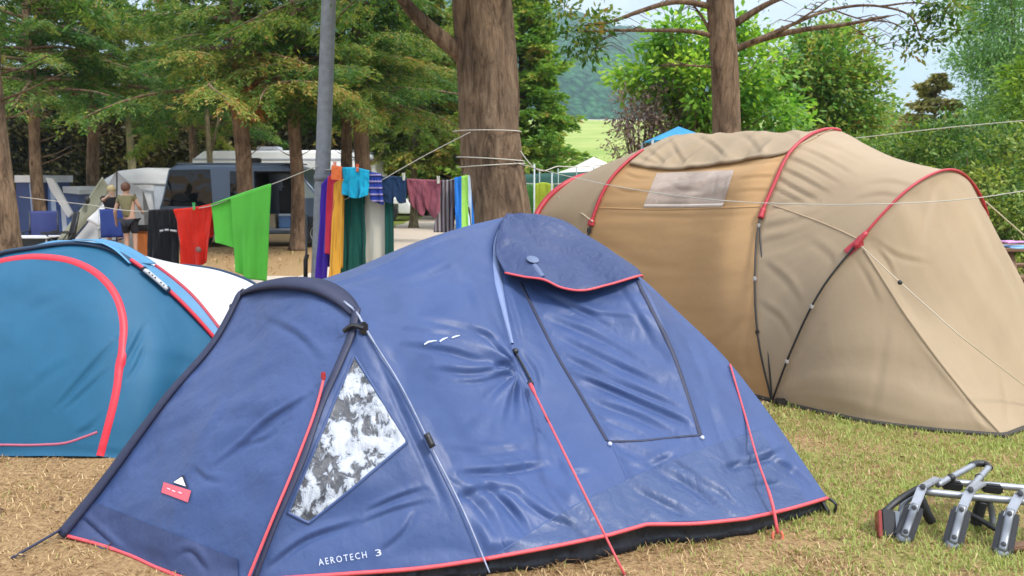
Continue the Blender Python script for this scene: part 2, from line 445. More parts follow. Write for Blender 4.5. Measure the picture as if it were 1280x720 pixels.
def navy_tent():
    NAVY = (.034, .066, .182)
    fab = fabric('navy_polyester', NAVY, rough=.47, trans=.10, transcol=(.08, .13, .35), spec=.42, sheen=.1, wr=.3, crinkle=.35, wscale=6, dust=.05)
    fab_d = fabric('navy_polyester_crinkled', NAVY, rough=.47, trans=.10, transcol=(.08, .13, .35), spec=.42, sheen=.1, wr=.35, crinkle=.5, wscale=9, stretch=(1, 1, .5), dust=.05)
    hoodm = fabric('navy_polyester_cover', (.030, .048, .125), rough=.5, trans=.04, spec=.4, wr=.7, crinkle=.4)
    trim = fabric('dark_navy_trim', (.014, .018, .05), rough=.6, trans=0, wr=.2, crinkle=.3)
    red = simple('coral_red_tape', (.60, .075, .09), .55, var=.12, vscale=30)
    skirtm = fabric('black_groundsheet', (.012, .016, .026), rough=.45, trans=0, wr=.8, crinkle=.4, wscale=8)
    pole = simple('pale_grey_pole_sleeve', (.25, .28, .38), .5, var=.3, vscale=20)
    white = simple('white_print', (.50, .54, .66), .6, var=.05)
    black = simple('black_plastic', (.012, .012, .015), .4)
    root = thing('tent', 'navy blue dome tent with red hem and clear triangular window, standing nearest on dry grass', 'tent', (0.0, 4.4, 0))
    S = Surf()
    def top(u, v, Y): return at(u, v, Y)
    Pk = at(370, 357, 3.75)
    H = A((370, 357, 3.75), (405, 362, 3.68), (432, 379, 3.62), (455, 408, 3.52), (500, 480, 3.38), (540, 560, 3.27), (580, 640, 3.13), (607, 698, 3.04))
    T = at(635, 270, 4.9)
    S1 = A((635, 270, 4.9), (621, 300, 4.73), (621, 340, 4.52), (630, 390, 4.24), (643, 442, 4.05), (672, 510, 3.82), (720, 600, 3.42), (762, 668, 3.20))
    S2 = A((638, 270.5, 4.9), (641, 300, 4.78), (650, 350, 4.52), (693, 440, 4.17), (760, 552, 3.70), (808, 655, 3.30))
    S3 = A((644, 271, 4.92), (700, 288, 4.9), (752, 315, 4.75), (797, 347, 4.55), (840, 440, 4.20), (875, 545, 3.80), (932, 648, 3.41))
    S4 = A((650, 271, 4.95), (692, 276, 5.02), (748, 309, 4.98), (800, 346, 4.80), (850, 392, 4.66), (900, 440, 4.5), (960, 515, 4.2), (1002, 575, 3.94), (1034, 622, 3.71))
    ridge = A((370, 357, 3.75), (400, 355.5, 3.82), (432, 349, 3.95), (480, 330, 4.25), (560, 290, 4.6), (635, 270, 4.9))
    # ---- near side panel between the porch hoop and the crossing pole
    side = coons(H, S1, ridge, A((607, 698, 3.04), (700, 681, 3.13), (762, 668, 3.20)), 210, 190)
    side = wrinkle(side, [(.014, 4, .7, 5.0), (.020, 12, .8, 9, 's', (.72, .45, .50)), (.024, -8, .8, 5, 'r', (.8, .74, .36)), (.022, 30, 1.0, 6, 's', (.5, .85, .45)), (.016, 55, 1.2, 7, 'v', (.75, .88, .3)), (.006, 40, 3, 8), (.003, 10, 9, 16)], 3, bulge=-.02)
    side = radial(side, (.97, .55), .050, 4.5, .38, 2)
    # ---- narrow panel S1-S2
    narrow = coons(S1, S2, None, None, 44, 190)
    narrow = wrinkle(narrow, [(.012, 80, 1.2, 9), (.018, 20, 1.5, 6, 's', (.2, .85, .4)), (.004, 30, 6, 12)], 5, bulge=.01)
    # ---- door panel S2-S3, diagonal folds
    door = coons(S2, S3, None, A((808, 655, 3.30), (870, 654, 3.34), (932, 648, 3.41)), 140, 200)
    door = wrinkle(door, [(.022, 38, .8, 6.5), (.013, 30, 1.1, 14), (.022, 60, 1.0, 7, 's', (.45, .9, .35)), (.004, 10, 7, 13)], 8, bulge=-.02)
    # ---- S3-S4
    right = coons(S3, S4, None, A((932, 648, 3.41), (985, 636, 3.55), (1034, 622, 3.71)), 70, 170)
    right = wrinkle(right, [(.012, 70, 1.0, 8), (.030, -30, 1.8, 6, 'v', (.6, .88, .30)), (.004, 20, 8, 12)], 12, bulge=-.01)
    side = crease(side, [([(505, 432), (560, 440), (610, 456)], 4.25, 0.0189), ([(520, 400), (570, 408), (630, 428)], 4.25, 0.0162), ([(480, 408), (540, 416), (600, 420)], 3.4, 0.0095), ([(540, 462), (600, 466), (642, 452)], 4.25, 0.0189), ([(560, 480), (610, 476), (646, 462)], 3.4, 0.0135), ([(576, 592), (630, 590), (684, 582)], 4.25, 0.0270), ([(560, 560), (600, 566), (660, 560)], 4.25, 0.0135), ([(560, 628), (610, 612), (660, 618)], 5.1, 0.0162), ([(572, 606), (606, 640), (625, 672)], 5.95, 0.0243), ([(600, 600), (640, 640), (662, 672)], 5.1, 0.0189), ([(640, 615), (690, 650), (720, 660)], 5.1, 0.0162), ([(480, 360), (540, 346), (590, 318)], 5.1, 0.0081), ([(560, 330), (585, 370), (600, 410)], 6.8, 0.0081)])
    narrow = crease(narrow, [([(664, 600), (700, 594), (740, 590)], 3.4, 0.0162), ([(650, 440), (668, 465), (672, 490)], 3.4, 0.0135), ([(628, 350), (640, 390), (650, 430)], 3.4, 0.0108)])
    door = crease(door, [([(668, 362), (715, 382), (765, 412)], 4.25, 0.0135), ([(690, 372), (735, 392), (790, 398)], 3.4, 0.0108), ([(684, 398), (740, 420), (800, 452)], 4.25, 0.0162), ([(694, 420), (760, 452), (830, 486)], 4.25, 0.0175), ([(706, 446), (770, 478), (850, 512)], 4.25, 0.0243), ([(720, 470), (790, 500), (866, 534)], 4.25, 0.0270), ([(734, 500), (790, 520), (842, 544)], 4.25, 0.0216), ([(745, 522), (780, 534), (810, 548)], 3.4, 0.0135), ([(775, 360), (800, 400), (820, 440)], 4.25, 0.0108), ([(820, 590), (850, 600), (905, 640)], 5.95, 0.0297), ([(790, 610), (830, 630), (868, 650)], 5.1, 0.0189), ([(770, 575), (800, 585), (850, 565)], 4.25, 0.0135), ([(835, 575), (870, 600), (925, 635)], 5.1, 0.0216)])
    right = crease(right, [([(885, 500), (900, 540), (925, 600)], 5.1, 0.0135), ([(905, 585), (945, 578), (982, 562)], 4.25, 0.0297), ([(960, 572), (990, 590), (1018, 612)], 4.25, 0.0216), ([(930, 610), (965, 606), (1000, 614)], 4.25, 0.0135), ([(850, 410), (870, 450), (890, 500)], 5.1, 0.0108)])
    for G in (side, narrow, door, right): S.add(G)
    # ---- porch front and porch side
    F0 = A((303, 366, 3.95), (272, 424, 3.83), (214, 493, 3.70), (119, 620, 3.50), (80, 668, 3.42))
    Hl = A((303, 366, 3.95), (335, 357, 3.85), (370, 357, 3.75))
    F1 = A((440, 392, 3.58), (424, 432, 3.48), (402, 475, 3.38), (370, 560, 3.19), (310, 725, 2.925))
    Htop = np.vstack([Hl, A((405, 362, 3.68), (432, 379, 3.62), (440, 392, 3.58))])
    Abot = A((80, 668, 3.42), (118, 678, 3.36), (160, 692, 3.26), (205, 712, 3.12), (260, 730, 3.0), (310, 725, 2.925))
    front = coons(F0, F1, Htop, Abot, 170, 190)
    front = wrinkle(front, [(.011, 75, .8, 5), (.007, 40, 4, 8), (.0055, -30, 6, 13), (.020, -42, 1.0, 6, 'v', (.75, .45, .25)), (.018, -45, 1.2, 6, 's', (.35, .9, .3))], 21, bulge=.015)
    front = crease(front, [([(270, 583), (300, 560), (336, 528), (390, 494)], 3.4, 0.0189), ([(295, 560), (340, 545), (360, 520)], 3.4, 0.0081), ([(330, 400), (370, 420), (400, 450)], 5.1, 0.0095), ([(250, 560), (270, 530), (290, 500)], 5.1, 0.0081), ([(215, 500), (245, 470), (262, 440)], 5.1, 0.0081), ([(100, 645), (130, 672), (165, 705)], 3.4, 0.0162), ([(220, 700), (235, 690), (260, 715)], 4.25, 0.0108), ([(240, 585), (258, 600), (280, 603)], 4.25, 0.0081), ([(170, 590), (190, 575), (200, 560)], 5.1, 0.0081)])
    S.add(front)
    F1b = A((446, 398, 3.56), (432, 436, 3.45), (412, 480, 3.35), (378, 562, 3.17), (320, 724, 2.925))
    Hb = A((455, 408, 3.52), (500, 480, 3.38), (540, 560, 3.27), (580, 640, 3.13), (607, 698, 3.04))
    pside = coons(F1b, Hb, None, A((320, 724, 2.925), (440, 716, 2.97), (530, 709, 3.0), (607, 698, 3.04)), 120, 150)
    pside = wrinkle(pside, [(.012, 70, .8, 6), (.018, -28, 1.5, 7, 's', (.4, .9, .3)), (.005, 20, 7, 11)], 31)
    pside = crease(pside, [([(335, 712), (380, 678), (445, 655)], 4.25, 0.0189), ([(460, 640), (500, 622), (530, 612)], 3.4, 0.0135), ([(452, 655), (490, 640), (535, 628)], 3.4, 0.0108), ([(470, 440), (500, 510), (560, 640)], 5.1, 0.0135), ([(480, 690), (510, 660), (520, 640)], 4.25, 0.0135)])
    S.add(pside)
    # narrow infill between the two porch door edges (under the zip)
    infill = coons(F1, F1b, None, None, 6, 60)
    # ---- far side (out of the photograph's sight but real)
    Hl2 = A((370, 357, 3.75), (335, 357, 3.86), (303, 367, 3.96), (287, 402, 4.06), (262, 452, 4.2), (232, 520, 4.35), (212, 565, 4.44))
    pl = coons(F0, Hl2[2:], None, None, 20, 40)
    def farcurve(x, y, z=.05):
        b = V(x, y, z); return np.array([T + (b - T) * k + V(0, 0, 1) * (.30 * math.sin(math.pi * k) * (1 - k * .2)) for k in np.linspace(0, 1, 9)])
    bs = [(1.45, 5.5), (.6, 6.25), (-.45, 6.2), (-1.15, 5.35)]
    cs = [farcurve(*b) for b in bs]
    far = [coons(a, b, None, None, 24, 40) for a, b in zip([S4] + cs[:-1], cs)]
    far.append(coons(cs[-1], Hl2, ridge[::-1], None, 30, 40))
    mb = MB()
    for G in (side, narrow, right, infill, pl, *far): mb.grid(G)
    fly = mb.build('flysheet', fab, root)
    mb = MB(); mb.grid(pside); mb.build('porch_side_panel', fab, root)
    mb = MB(); mb.grid(front); pd = mb.build('porch_door', fab_d, root)
    mb = MB(); mb.grid(door); sd = mb.build('side_door', fab, root)
    # mud flap along the door foot (second layer of the same cloth)
    flapm = fabric('navy_mud_flap', (.026, .042, .118), rough=.5, trans=.04, wr=.4, crinkle=.3)
    q = S.quad([(117, 627), (298, 699), (300, 741), (84, 670)], 80, 24, .007)
    ok = np.abs(q).sum(2) > 0
    for j in range(q.shape[0]):
        for i in range(q.shape[1]):
            if not ok[j, i]: q[j, i] = q[j - 1, i] + (q[j - 1, i] - q[j - 2, i])
    mb = MB(); mb.grid(q); mb.build('mud_flap', flapm, pd)
    # ---- vent cover above the side door
    hb = A((631, 341, 4.44), (655, 346, 4.40), (681, 350, 4.36), (700, 359, 4.36), (721, 363, 4.35), (760, 356, 4.42), (798, 345, 4.50), (803, 346, 4.70))
    hl = A((633, 267, 4.9), (624, 285, 4.74), (619, 312, 4.60), (631, 341, 4.44))
    hr = A((660, 268, 4.97), (694, 273, 5.03), (750, 306, 5.0), (803, 345.5, 4.70))
    hood = coons(hl, hr, None, hb, 70, 44)
    hood = wrinkle(hood, [(.022, 55, .9, 6), (.012, 70, 2, 12), (.006, 20, 8, 9)], 41, edge=.03, bulge=.02)
    mb = MB(); mb.grid(hood); hd = mb.build('vent_cover', hoodm, root, thick=.004)
    mb = MB(); mb.tube(resample(hb, 50), .007, 6, squash=1); mb.build('hem_tape', red, hd)
    # round vent toggle printed on the cover
    SH = Surf(); SH.add(hood)
    P, Nn = SH.path([(663, 322), (672, 335)], 8, .006)
    mb = MB(); mb.lathe(P[2], [(.0, 0), (.034, 0), (.036, .004), (.026, .007), (.0, .007)], 18, Nn[2]); mb.build('round_badge', simple('badge_grey_blue', (.10, .135, .23), .4), hd)
    mb = MB(); SH.ribbon(mb, [(668, 331), (679, 346)], .03, 8, .006); mb.build('tab', simple('tab_grey', (.09, .12, .22), .6), hd)
    # ---- porch brim over the hoop
    hoop = resample(np.vstack([A((303, 366, 3.95)), A((318, 359, 3.9), (342, 353, 3.83), (370, 352, 3.75), (402, 358, 3.68), (432, 377, 3.62), (444, 391, 3.575))]), 60)
    outd = np.array([-.55, -.80, 0]); cnt = hoop.mean(0) - V(0, 0, .5)
    w = np.sin(np.linspace(0, np.pi, 60)) ** .5
    rows = []
    for k, (o, dz) in enumerate([(-.07, .012), (-.035, .016), (.0, .014), (.03, .004), (.045, -.012), (.048, -.03)]):
        rows.append(hoop + outd * (o * (.35 + .65 * w))[:, None] + V(0, 0, 1) * (dz * (.4 + .6 * w))[:, None])
    mb = MB(); mb.grid(np.array(rows)); br = mb.build('porch_brim', trim, root, thick=.006)
    # dark edges of the porch front
    mb = MB(); e = resample(F0, 50) + V(-.005, -.012, .004); mb.tube(e, np.linspace(.018, .032, 50), 8, squash=.6); mb.build('door_edge_binding', trim, root)
    mb = MB(); e = resample(A((446, 385, 3.57), (440, 415, 3.5), (424, 455, 3.40), (404, 500, 3.30), (378, 575, 3.13), (340, 665, 2.98), (318, 724, 2.91)), 60); mb.tube(e, np.linspace(.020, .012, 60), 8, squash=.5); mb.build('door_edge_binding', trim, root)
    mb = MB(); S2_ = resample(A((405, 472, 3.355), (398, 500, 3.29), (372, 573, 3.135), (338, 655, 2.985), (309, 726, 2.90)), 50); mb.tube(S2_, .0065, 6); mb.build('zip', red, root)
    mb = MB(); mb.box(S2_[0] + V(0, -.01, .01), (.02, .012, .035), None, .004); mb.build('zip_puller', simple('red_puller', (.35, .03, .04), .4), root)
    # strap with toggle at the left of the brim
    mb = MB(); mb.tube(resample(A((304, 362, 3.96), (296, 370, 4.0), (290, 386, 4.02), (287, 402, 4.06)), 20), .008, 6)
    mb.box(at(290, 386, 4.0), (.025, .02, .05), None, .005); mb.build('brim_strap', black, root)
    mb = MB(); mb.box(at(455, 410, 3.49), (.035, .03, .055), None, .008); mb.tube(resample(A((430, 414, 3.5), (440, 407, 3.49), (455, 410, 3.48)), 10), .012, 6); mb.build('pole_clip', black, root)
    # ---- pole sleeves
    mb = MB(); mb.tube(resample(A((430, 377, 3.60), (446, 391, 3.55), (456, 409, 3.50), (500, 480, 3.36), (540, 560, 3.25), (580, 640, 3.11), (612, 716, 2.99)), 60), np.r_[np.full(12, .0055), np.full(48, .0032)], 8); ps = mb.build('pole_sleeve', pole, root)
    mb = MB(); mb.tube(resample(A((533, 542, 3.25), (541, 559, 3.23)), 5), .014, 8); mb.build('clip', black, ps)
    sl = fabric('navy_sleeve_faded', (.17, .225, .40), rough=.45, trans=.1, wr=.3, crinkle=.4)
    mb = MB(); S.ribbon(mb, [(636, 273), (624, 292), (620, 318), (623, 352), (631, 392), (640, 430)], .055, 50, .006, (.55, 1, 1, .8, .45)); mb.build('ridge_sleeve', sl, root)
    # ---- side door bindings and seams
    def rib(name, px, wd, mat, off=.004, n=50, par=root):
        m_ = MB(); S.ribbon(m_, px, wd, n, off); return m_.build(name, mat, par)
    rib('door_binding', [(651, 354), (670, 393), (694, 441), (728, 498), (759, 551)], .020, trim, par=sd)
    rib('door_binding', [(797, 352), (815, 388), (841, 440), (860, 495), (876, 545)], .030, trim, par=sd)
    rib('door_binding', [(759, 552), (800, 551), (840, 547), (876, 544)], .011, trim, par=sd)
    for a in ((762, 556), (877, 548)):
        m_ = MB(); P, Nn = S.path([a, (a[0] + 6, a[1] + 4)], 3, .006); m_.sphere(P[0], .011, 8, 6); m_.build('toggle', white, sd)
    rib('seam', [(612, 700), (660, 668), (720, 632), (790, 597), (880, 560), (960, 533)], .012, fab, .001, 60)
    rib('seam', [(766, 558), (780, 590), (800, 640), (806, 653)], .010, fab, .001)
    rib('seam', [(878, 552), (895, 580), (915, 617), (931, 646)], .010, fab, .001)
    low = fabric('navy_lower_band', (.033, .060, .150), rough=.45, trans=.05, spec=.5, wr=.6, crinkle=.4, wscale=9)
    m_ = MB(); m_.grid(S.band([(618, 697), (660, 668), (720, 632), (790, 597), (880, 560), (950, 538)], [(630, 697), (690, 686), (762, 669), (812, 656), (930, 648), (1010, 629)], 150, 50, .0025)); m_.build('lower_panel', low, root)
    # crossing-pole guy point, cord and peg loop
    kn = S.path([(643, 441), (648, 450), (655, 462), (662, 476)], 14, .012)[0]
    m_ = MB(); m_.sphere(kn[0], .018, 10, 8); m_.tube(kn, .006, 6); m_.tube(resample(np.vstack([kn[-1], kn[-1] + V(.014, -.01, -.02), kn[-1] + V(0, -.012, -.04), kn[-1] + V(-.014, -.01, -.02), kn[-1]]), 16), .004, 6); m_.build('guy_point', black, root)
    g0 = at(663, 481, kn[-1][1] - .05); g1 = gnd(781, 719, .02); gm = at(722, 600, 3.22)
    m_ = MB(); m_.tube(resample([g0, gm, g1], 24), np.r_[.013, .011, np.full(22, .0055)], 6)
    mid = g0 * .6 + gm * .4; d_ = (gm - g0) / np.linalg.norm(gm - g0)
    gl = m_.build('guy_line', red, root)
    m_ = MB(); m_.bar(mid - d_ * .022, mid + d_ * .022, .016, .012, bevel=.003); m_.build('slider', black, gl)
    m_ = MB(); m_.tube([g1 - d_ * .02, g1 + V(.01, 0, -.03)], .004, 6); m_.build('peg', simple('steel_peg', (.4, .4, .42), .35, 1.0), gl)
    g2 = S.path([(911, 457), (914, 462)], 3, .012)[0][0]; g3 = gnd(972, 672, .0)
    hem_pt = at(967, 637, 3.47)
    m_ = MB(); m_.tube(resample([g2, at(930, 515, g2[1] - .30), at(948, 578, 3.72), hem_pt, g3 + V(0, 0, .02)], 30), np.r_[np.full(24, .0055), np.full(6, .008)], 6); gl = m_.build('guy_line', red, root)
    m_ = MB(); m_.tube(resample([g3 + V(-.02, 0, .03), g3 + V(-.025, -.01, .0), g3 + V(.02, -.01, .0), g3 + V(.015, 0, .03)], 12), .006, 6); m_.build('loop', simple('orange_loop', (.62, .13, .07), .6), gl)
    # left guy from the porch corner
    m_ = MB(); m_.tube(resample([Abot[0] + V(0, 0, .03), gnd(14, 698, .01)], 8), .006, 6); m_.build('guy_line', trim, root)
    # ---- hem tape and groundsheet skirt
    def along(G, r=-1): return G[r]
    hem = np.vstack([side[-1], narrow[-1][1:], door[-1][1:], right[-1][1:]])
    hem2 = pside[-1]
    hs = resample(hem, 120, False)
    m_ = MB(); m_.tube(hs + V(0, -.004, 0), .0085, 6); m_.build('hem_tape', red, root)
    m_ = MB(); m_.tube(resample(front[-1], 60, False) + V(0, -.006, 0), .0085, 6); m_.build('hem_tape', red, root)
    m_ = MB(); m_.tube(resample(hem2, 50, False) + V(0, -.006, 0), .0085, 6); m_.build('hem_tape', red, root)
    inn = V(.12, .75, 0) / np.linalg.norm(V(.12, .75, 0))
    def skirt(H_):
        H_ = resample(H_, 140, False); low = H_.copy(); low[:, 2] = .004
        wob = noise(np.arange(140) * .12, 0, 0, 9)[:, None]
        r0 = H_ + inn * .02; r2 = low + inn * (.03 + .02 * wob); r1 = (r0 + r2) / 2 + inn * (.02 + .02 * wob) ; r3 = low + inn * .3
        r3[:, 2] = .003
        return np.array([r0, (r0 + r1) / 2, r1, (r1 + r2) / 2, r2, r3])
    m_ = MB(); m_.grid(skirt(hem)); m_.grid(skirt(hem2)); m_.build('groundsheet', skirtm, root)
    m_ = MB(); m_.tube(resample([right[-1][-1] + V(.0, 0, .0), right[-1][-1] + V(.03, -.03, -.02), gnd(1043, 641, .005)], 8), .007, 6); m_.tube(resample([right[-1][-1] + V(-.03, 0, -.01), gnd(1036, 642, .005)], 5), .01, 6); m_.build('corner_strap', black, root)
    # ---- window in the porch side: crumpled clear film, its reflections painted as dark and pale streaks
    m, nt, out = _nt('film_painted_reflections'); tc = nt.nodes.new('ShaderNodeTexCoord')
    p = N(nt, 'ShaderNodeBsdfPrincipled', Roughness=.10); p.inputs['Specular IOR Level'].default_value = .9
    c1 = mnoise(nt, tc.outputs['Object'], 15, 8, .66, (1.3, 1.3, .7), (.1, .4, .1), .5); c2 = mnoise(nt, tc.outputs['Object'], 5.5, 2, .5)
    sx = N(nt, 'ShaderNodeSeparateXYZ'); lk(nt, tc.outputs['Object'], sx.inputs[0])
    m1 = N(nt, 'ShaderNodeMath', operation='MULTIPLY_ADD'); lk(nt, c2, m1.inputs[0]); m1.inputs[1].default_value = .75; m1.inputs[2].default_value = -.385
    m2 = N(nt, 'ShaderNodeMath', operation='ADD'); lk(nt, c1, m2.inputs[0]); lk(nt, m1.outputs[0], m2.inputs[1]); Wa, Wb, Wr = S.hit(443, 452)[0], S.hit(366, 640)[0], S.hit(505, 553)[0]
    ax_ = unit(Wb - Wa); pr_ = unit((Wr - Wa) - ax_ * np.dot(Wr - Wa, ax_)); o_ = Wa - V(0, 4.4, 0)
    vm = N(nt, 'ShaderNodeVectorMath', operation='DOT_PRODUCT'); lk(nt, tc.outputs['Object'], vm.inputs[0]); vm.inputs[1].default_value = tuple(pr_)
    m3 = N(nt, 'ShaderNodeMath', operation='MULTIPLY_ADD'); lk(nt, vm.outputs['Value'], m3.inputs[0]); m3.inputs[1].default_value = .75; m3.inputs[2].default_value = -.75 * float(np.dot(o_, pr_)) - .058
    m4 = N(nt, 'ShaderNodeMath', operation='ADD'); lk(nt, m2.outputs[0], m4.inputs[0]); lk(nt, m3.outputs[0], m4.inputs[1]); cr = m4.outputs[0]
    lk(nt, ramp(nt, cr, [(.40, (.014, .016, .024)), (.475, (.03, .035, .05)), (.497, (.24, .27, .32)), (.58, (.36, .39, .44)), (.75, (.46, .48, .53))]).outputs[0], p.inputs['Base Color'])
    nb = bump(nt, cr, .8, .02); lk(nt, nb, p.inputs['Normal']); lk(nt, p.outputs[0], out.inputs[0])
    wq = S.quad([(441, 449), (447, 452), (507, 553), (361, 640)], 2, 2)  # probe
    tri = [(441, 449), (449, 455), (508, 552), (386, 653), (361, 640)]
    G = np.zeros((60, 40, 3))
    Lp = resample([(441, 447, 0), (420, 497, 0), (390, 570, 0), (361, 640, 0)], 60); Rp = resample([(447, 450, 0), (508, 552, 0), (386, 653, 0), (380, 651, 0)], 60, False)
    Lp2 = resample([(441, 447, 0), (361, 640, 0), (384, 653, 0)], 60, False); Rp2 = resample([(446, 449, 0), (508, 552, 0), (387, 653, 0)], 60, False)
    for j in range(60):
        for i in range(40):
            pxl = Lp2[j] * (1 - i / 39) + Rp2[j] * (i / 39); h = S.hit(pxl[0], pxl[1]); G[j, i] = h[0] + h[1] * .004 if h is not None else G[j - 1, i]
    nG = grid_normals(G); nG = -nG if (nG * (G - EYE)).sum() > 0 else nG
    jj, ii = np.meshgrid(np.arange(60) / 59, np.arange(40) / 39, indexing='ij')
    G = G + nG * (.004 * np.abs(noise(G[..., 0] * 22, G[..., 2] * 14, G[..., 1] * 9, 5)))[..., None]
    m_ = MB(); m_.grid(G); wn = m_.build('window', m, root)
    m_ = MB()
    for e in ([(442, 446), (400, 545), (360, 641)], [(444, 446), (477, 500), (509, 552)], [(509, 553), (450, 603), (386, 654)], [(360, 641), (386, 654)]): S.ribbon(m_, e, .012, 40, .008)
    m_.build('window_binding', fab, wn)
    # ---- prints
    m_ = MB(); S.text(m_, 'AEROTECH', (399, 707), (459, 697), (-1.5, -8.0), .005); m_.build('lettering', white, root); m_ = MB(); S.text(m_, '3', (469, 695.5), (477, 694), (-1.5, -8.0), .005); m_.build('lettering', white, root)
    m_ = MB()
    for px in ([(529, 431), (535, 428), (545, 426.5)], [(549, 428), (553, 425), (559, 422.5)], [(564, 423), (570, 421), (574, 420)]):
        S.ribbon(m_, px, .010, 10, .006, (.7, 1, .5))
    m_.build('printed_mark', white, root)
    pat = MB(); pat.grid(S.quad([(206, 603), (240, 614), (236, 628), (203, 616)], 10, 5, .006)); lg = pat.build('logo_patch', simple('coral_patch', (.72, .10, .13), .6, var=.06), pd)
    pat = MB(); pat.grid(S.quad([(229, 594), (231, 594.5), (237, 611), (217, 604)], 8, 8, .006)); pat.build('logo_outline', trim, lg)
    pat = MB(); pat.grid(S.quad([(228.5, 597), (230, 597.5), (234, 609), (219, 603.5)], 8, 8, .009)); pat.build('logo_peak', simple('logo_white', (.8, .8, .8), .6), lg)
    pat = MB()
    for px in ([(211, 611), (215, 613)], [(217, 614), (221, 616)], [(225, 616), (229, 618)]): S.ribbon(pat, px, .006, 5, .009)
    pat.build('logo_marks', simple('pale_pink', (.8, .45, .5), .6), lg)
    return root

def tan_tent():
    TAN = (.425, .315, .200)
    fab = fabric('tan_polyester', TAN, rough=.55, trans=.22, transcol=(.55, .36, .18), spec=.35, wr=.22, crinkle=.15, wscale=5, var=.05, dust=.05)
    wallm = fabric('amber_backlit_wall', (.54, .325, .150), rough=.6, trans=.25, transcol=(.6, .3, .1), spec=.3, wr=.12, crinkle=.15, wscale=5, stretch=(1, 1, 1.2), var=.03)  # amber glow of light coming through the cloth is put into the base colour
    red = simple('red_pole_sleeve', (.42, .028, .042), .5, var=.15, vscale=12)
    black = simple('black_pole', (.02, .017, .016), .35)
    cord = simple('cream_cord', (.50, .42, .30), .7)
    clip = simple('white_clip', (.36, .33, .30), .5)
    trim = simple('dark_base_strip', (.035, .028, .022), .7)
    root = thing('tent', 'large tan tunnel tent with red pole sleeves behind the navy dome tent', 'tent', (2.0, 6.8, 0))
    K = gnd(966, 503); K2 = V(.57, 7.6, 0); KF = V(3.5, 7.6, 0); K2F = V(2.5, 9.3, 0)
    A3 = np.vstack([K, A((950, 430, 5.75), (945, 340, 5.95), (953, 270, 6.15), (966, 238, 6.22), (990, 190, 6.35), (1018, 168, 6.5), (1045, 163, 6.7)), V(3.05, 7.02, 1.85), V(3.35, 7.35, 1.3), V(3.5, 7.6, .6), KF])
    A4n = np.vstack([K, A((990, 440, 5.55), (1030, 360, 5.45), (1075, 303, 5.4))])
    A4f = A((1075, 303, 5.4), (1105, 268, 5.41), (1140, 235, 5.45), (1185, 214, 5.6), (1212, 226, 5.8), (1235, 275, 6.0))
    A4h = np.vstack([A((1235, 275, 6.0)), V(3.66, 6.35, .9), V(3.62, 6.95, .4), KF])
    A4 = np.vstack([A4n, A4f[1:], A4h[1:]])
    A2 = np.vstack([K2, A((733, 312, 7.75), (742, 275, 7.8), (765, 225, 7.9), (787, 202, 8.0), (818, 181, 8.2), (850, 170, 8.4)), V(2.2, 8.85, 1.8), V(2.45, 9.15, 1.2), K2F])
    A1 = np.vstack([K2, V(.33, 8.1, .62), A((672, 270, 8.5), (685, 250, 8.6), (708, 231, 8.7), (735, 220, 8.9)), V(1.35, 9.15, 1.6), V(2.0, 9.3, 1.0), K2F])
    S = Surf()
    # side wall panel: near halves of A2 and A3
    a3n, a2n = A3[:7], A2[:5]
    wall = coons(a2n, a3n, None, None, 120, 110)[::-1] if False else coons(a2n[::-1], a3n[::-1], A((787, 202, 8.0), (840, 207, 7.55), (915, 200, 6.95), (975, 190, 6.45), (1018, 168, 6.5)), np.vstack([K2, K]), 180, 150)
    wall = crease(wall, [([(925, 206), (955, 203), (986, 200)], 2.25, 0.0080), ([(922, 224), (950, 221), (976, 222)], 2.25, 0.0080), ([(918, 240), (945, 238), (970, 240)], 2.25, 0.0064), ([(778, 216), (795, 222), (815, 222)], 2.25, 0.0080), ([(765, 235), (790, 240), (806, 238)], 2.25, 0.0064), ([(748, 268), (830, 270), (950, 268)], 3, 0.0048), ([(745, 300), (800, 330), (900, 340)], 6.75, 0.0048), ([(900, 430), (930, 400), (945, 360)], 6, 0.0080), ([(940, 480), (930, 440), (940, 400)], 5.25, 0.0080)])
    wall = wrinkle(wall, [(.012, 3, .5, 9, 's', (.5, .10, .6)), (.004, -4, .8, 13), (.014, 8, .5, 6, 's', (.8, .15, .5))], 51, bulge=-.02)
    # roof: whole arches A2..A3 upper part
    roofl = A((787, 202, 8.0), (818, 181, 8.2), (850, 170, 8.4)); roofl = np.vstack([roofl, A2[7:]])
    roofr = np.vstack([A((1018, 168, 6.5), (1045, 163, 6.7)), A3[8:]])
    roof = coons(roofl, roofr, A((787, 202, 8.0), (840, 207, 7.55), (915, 200, 6.95), (975, 190, 6.45), (1018, 168, 6.5)), np.vstack([K2F, KF]), 90, 90)
    # tunnel end cabins
    r34 = coons(A3, A4, None, None, 150, 300)
    r34 = wrinkle(r34, [(.016, 24, 1.0, 8, 's', (.2, .30, .5)), (.020, 26, .9, 17, 's', (.12, .27, .32)), (.012, 60, .8, 3)], 55, bulge=-.03)
    r34 = crease(r34, [([(972, 193), (1010, 208), (1050, 230)], 2.625, 0.0128), ([(966, 206), (1000, 222), (1036, 242)], 2.625, 0.0144), ([(963, 218), (990, 234), (1024, 252)], 2.625, 0.0144), ([(984, 180), (1025, 196), (1068, 220)], 2.625, 0.0096), ([(960, 232), (985, 245), (1010, 258)], 2.25, 0.0112), ([(1000, 172), (1040, 184), (1080, 202)], 3, 0.0064), ([(1080, 232), (1110, 228), (1148, 236)], 3, 0.0080), ([(1070, 250), (1100, 244), (1132, 248)], 3, 0.0080), ([(955, 330), (980, 350), (1000, 380)], 4.5, 0.0096), ([(950, 380), (975, 400), (990, 430)], 4.5, 0.0096), ([(1010, 300), (1040, 330), (1030, 350)], 5.25, 0.0064)])
    r12 = coons(A1, A2, None, None, 50, 110)
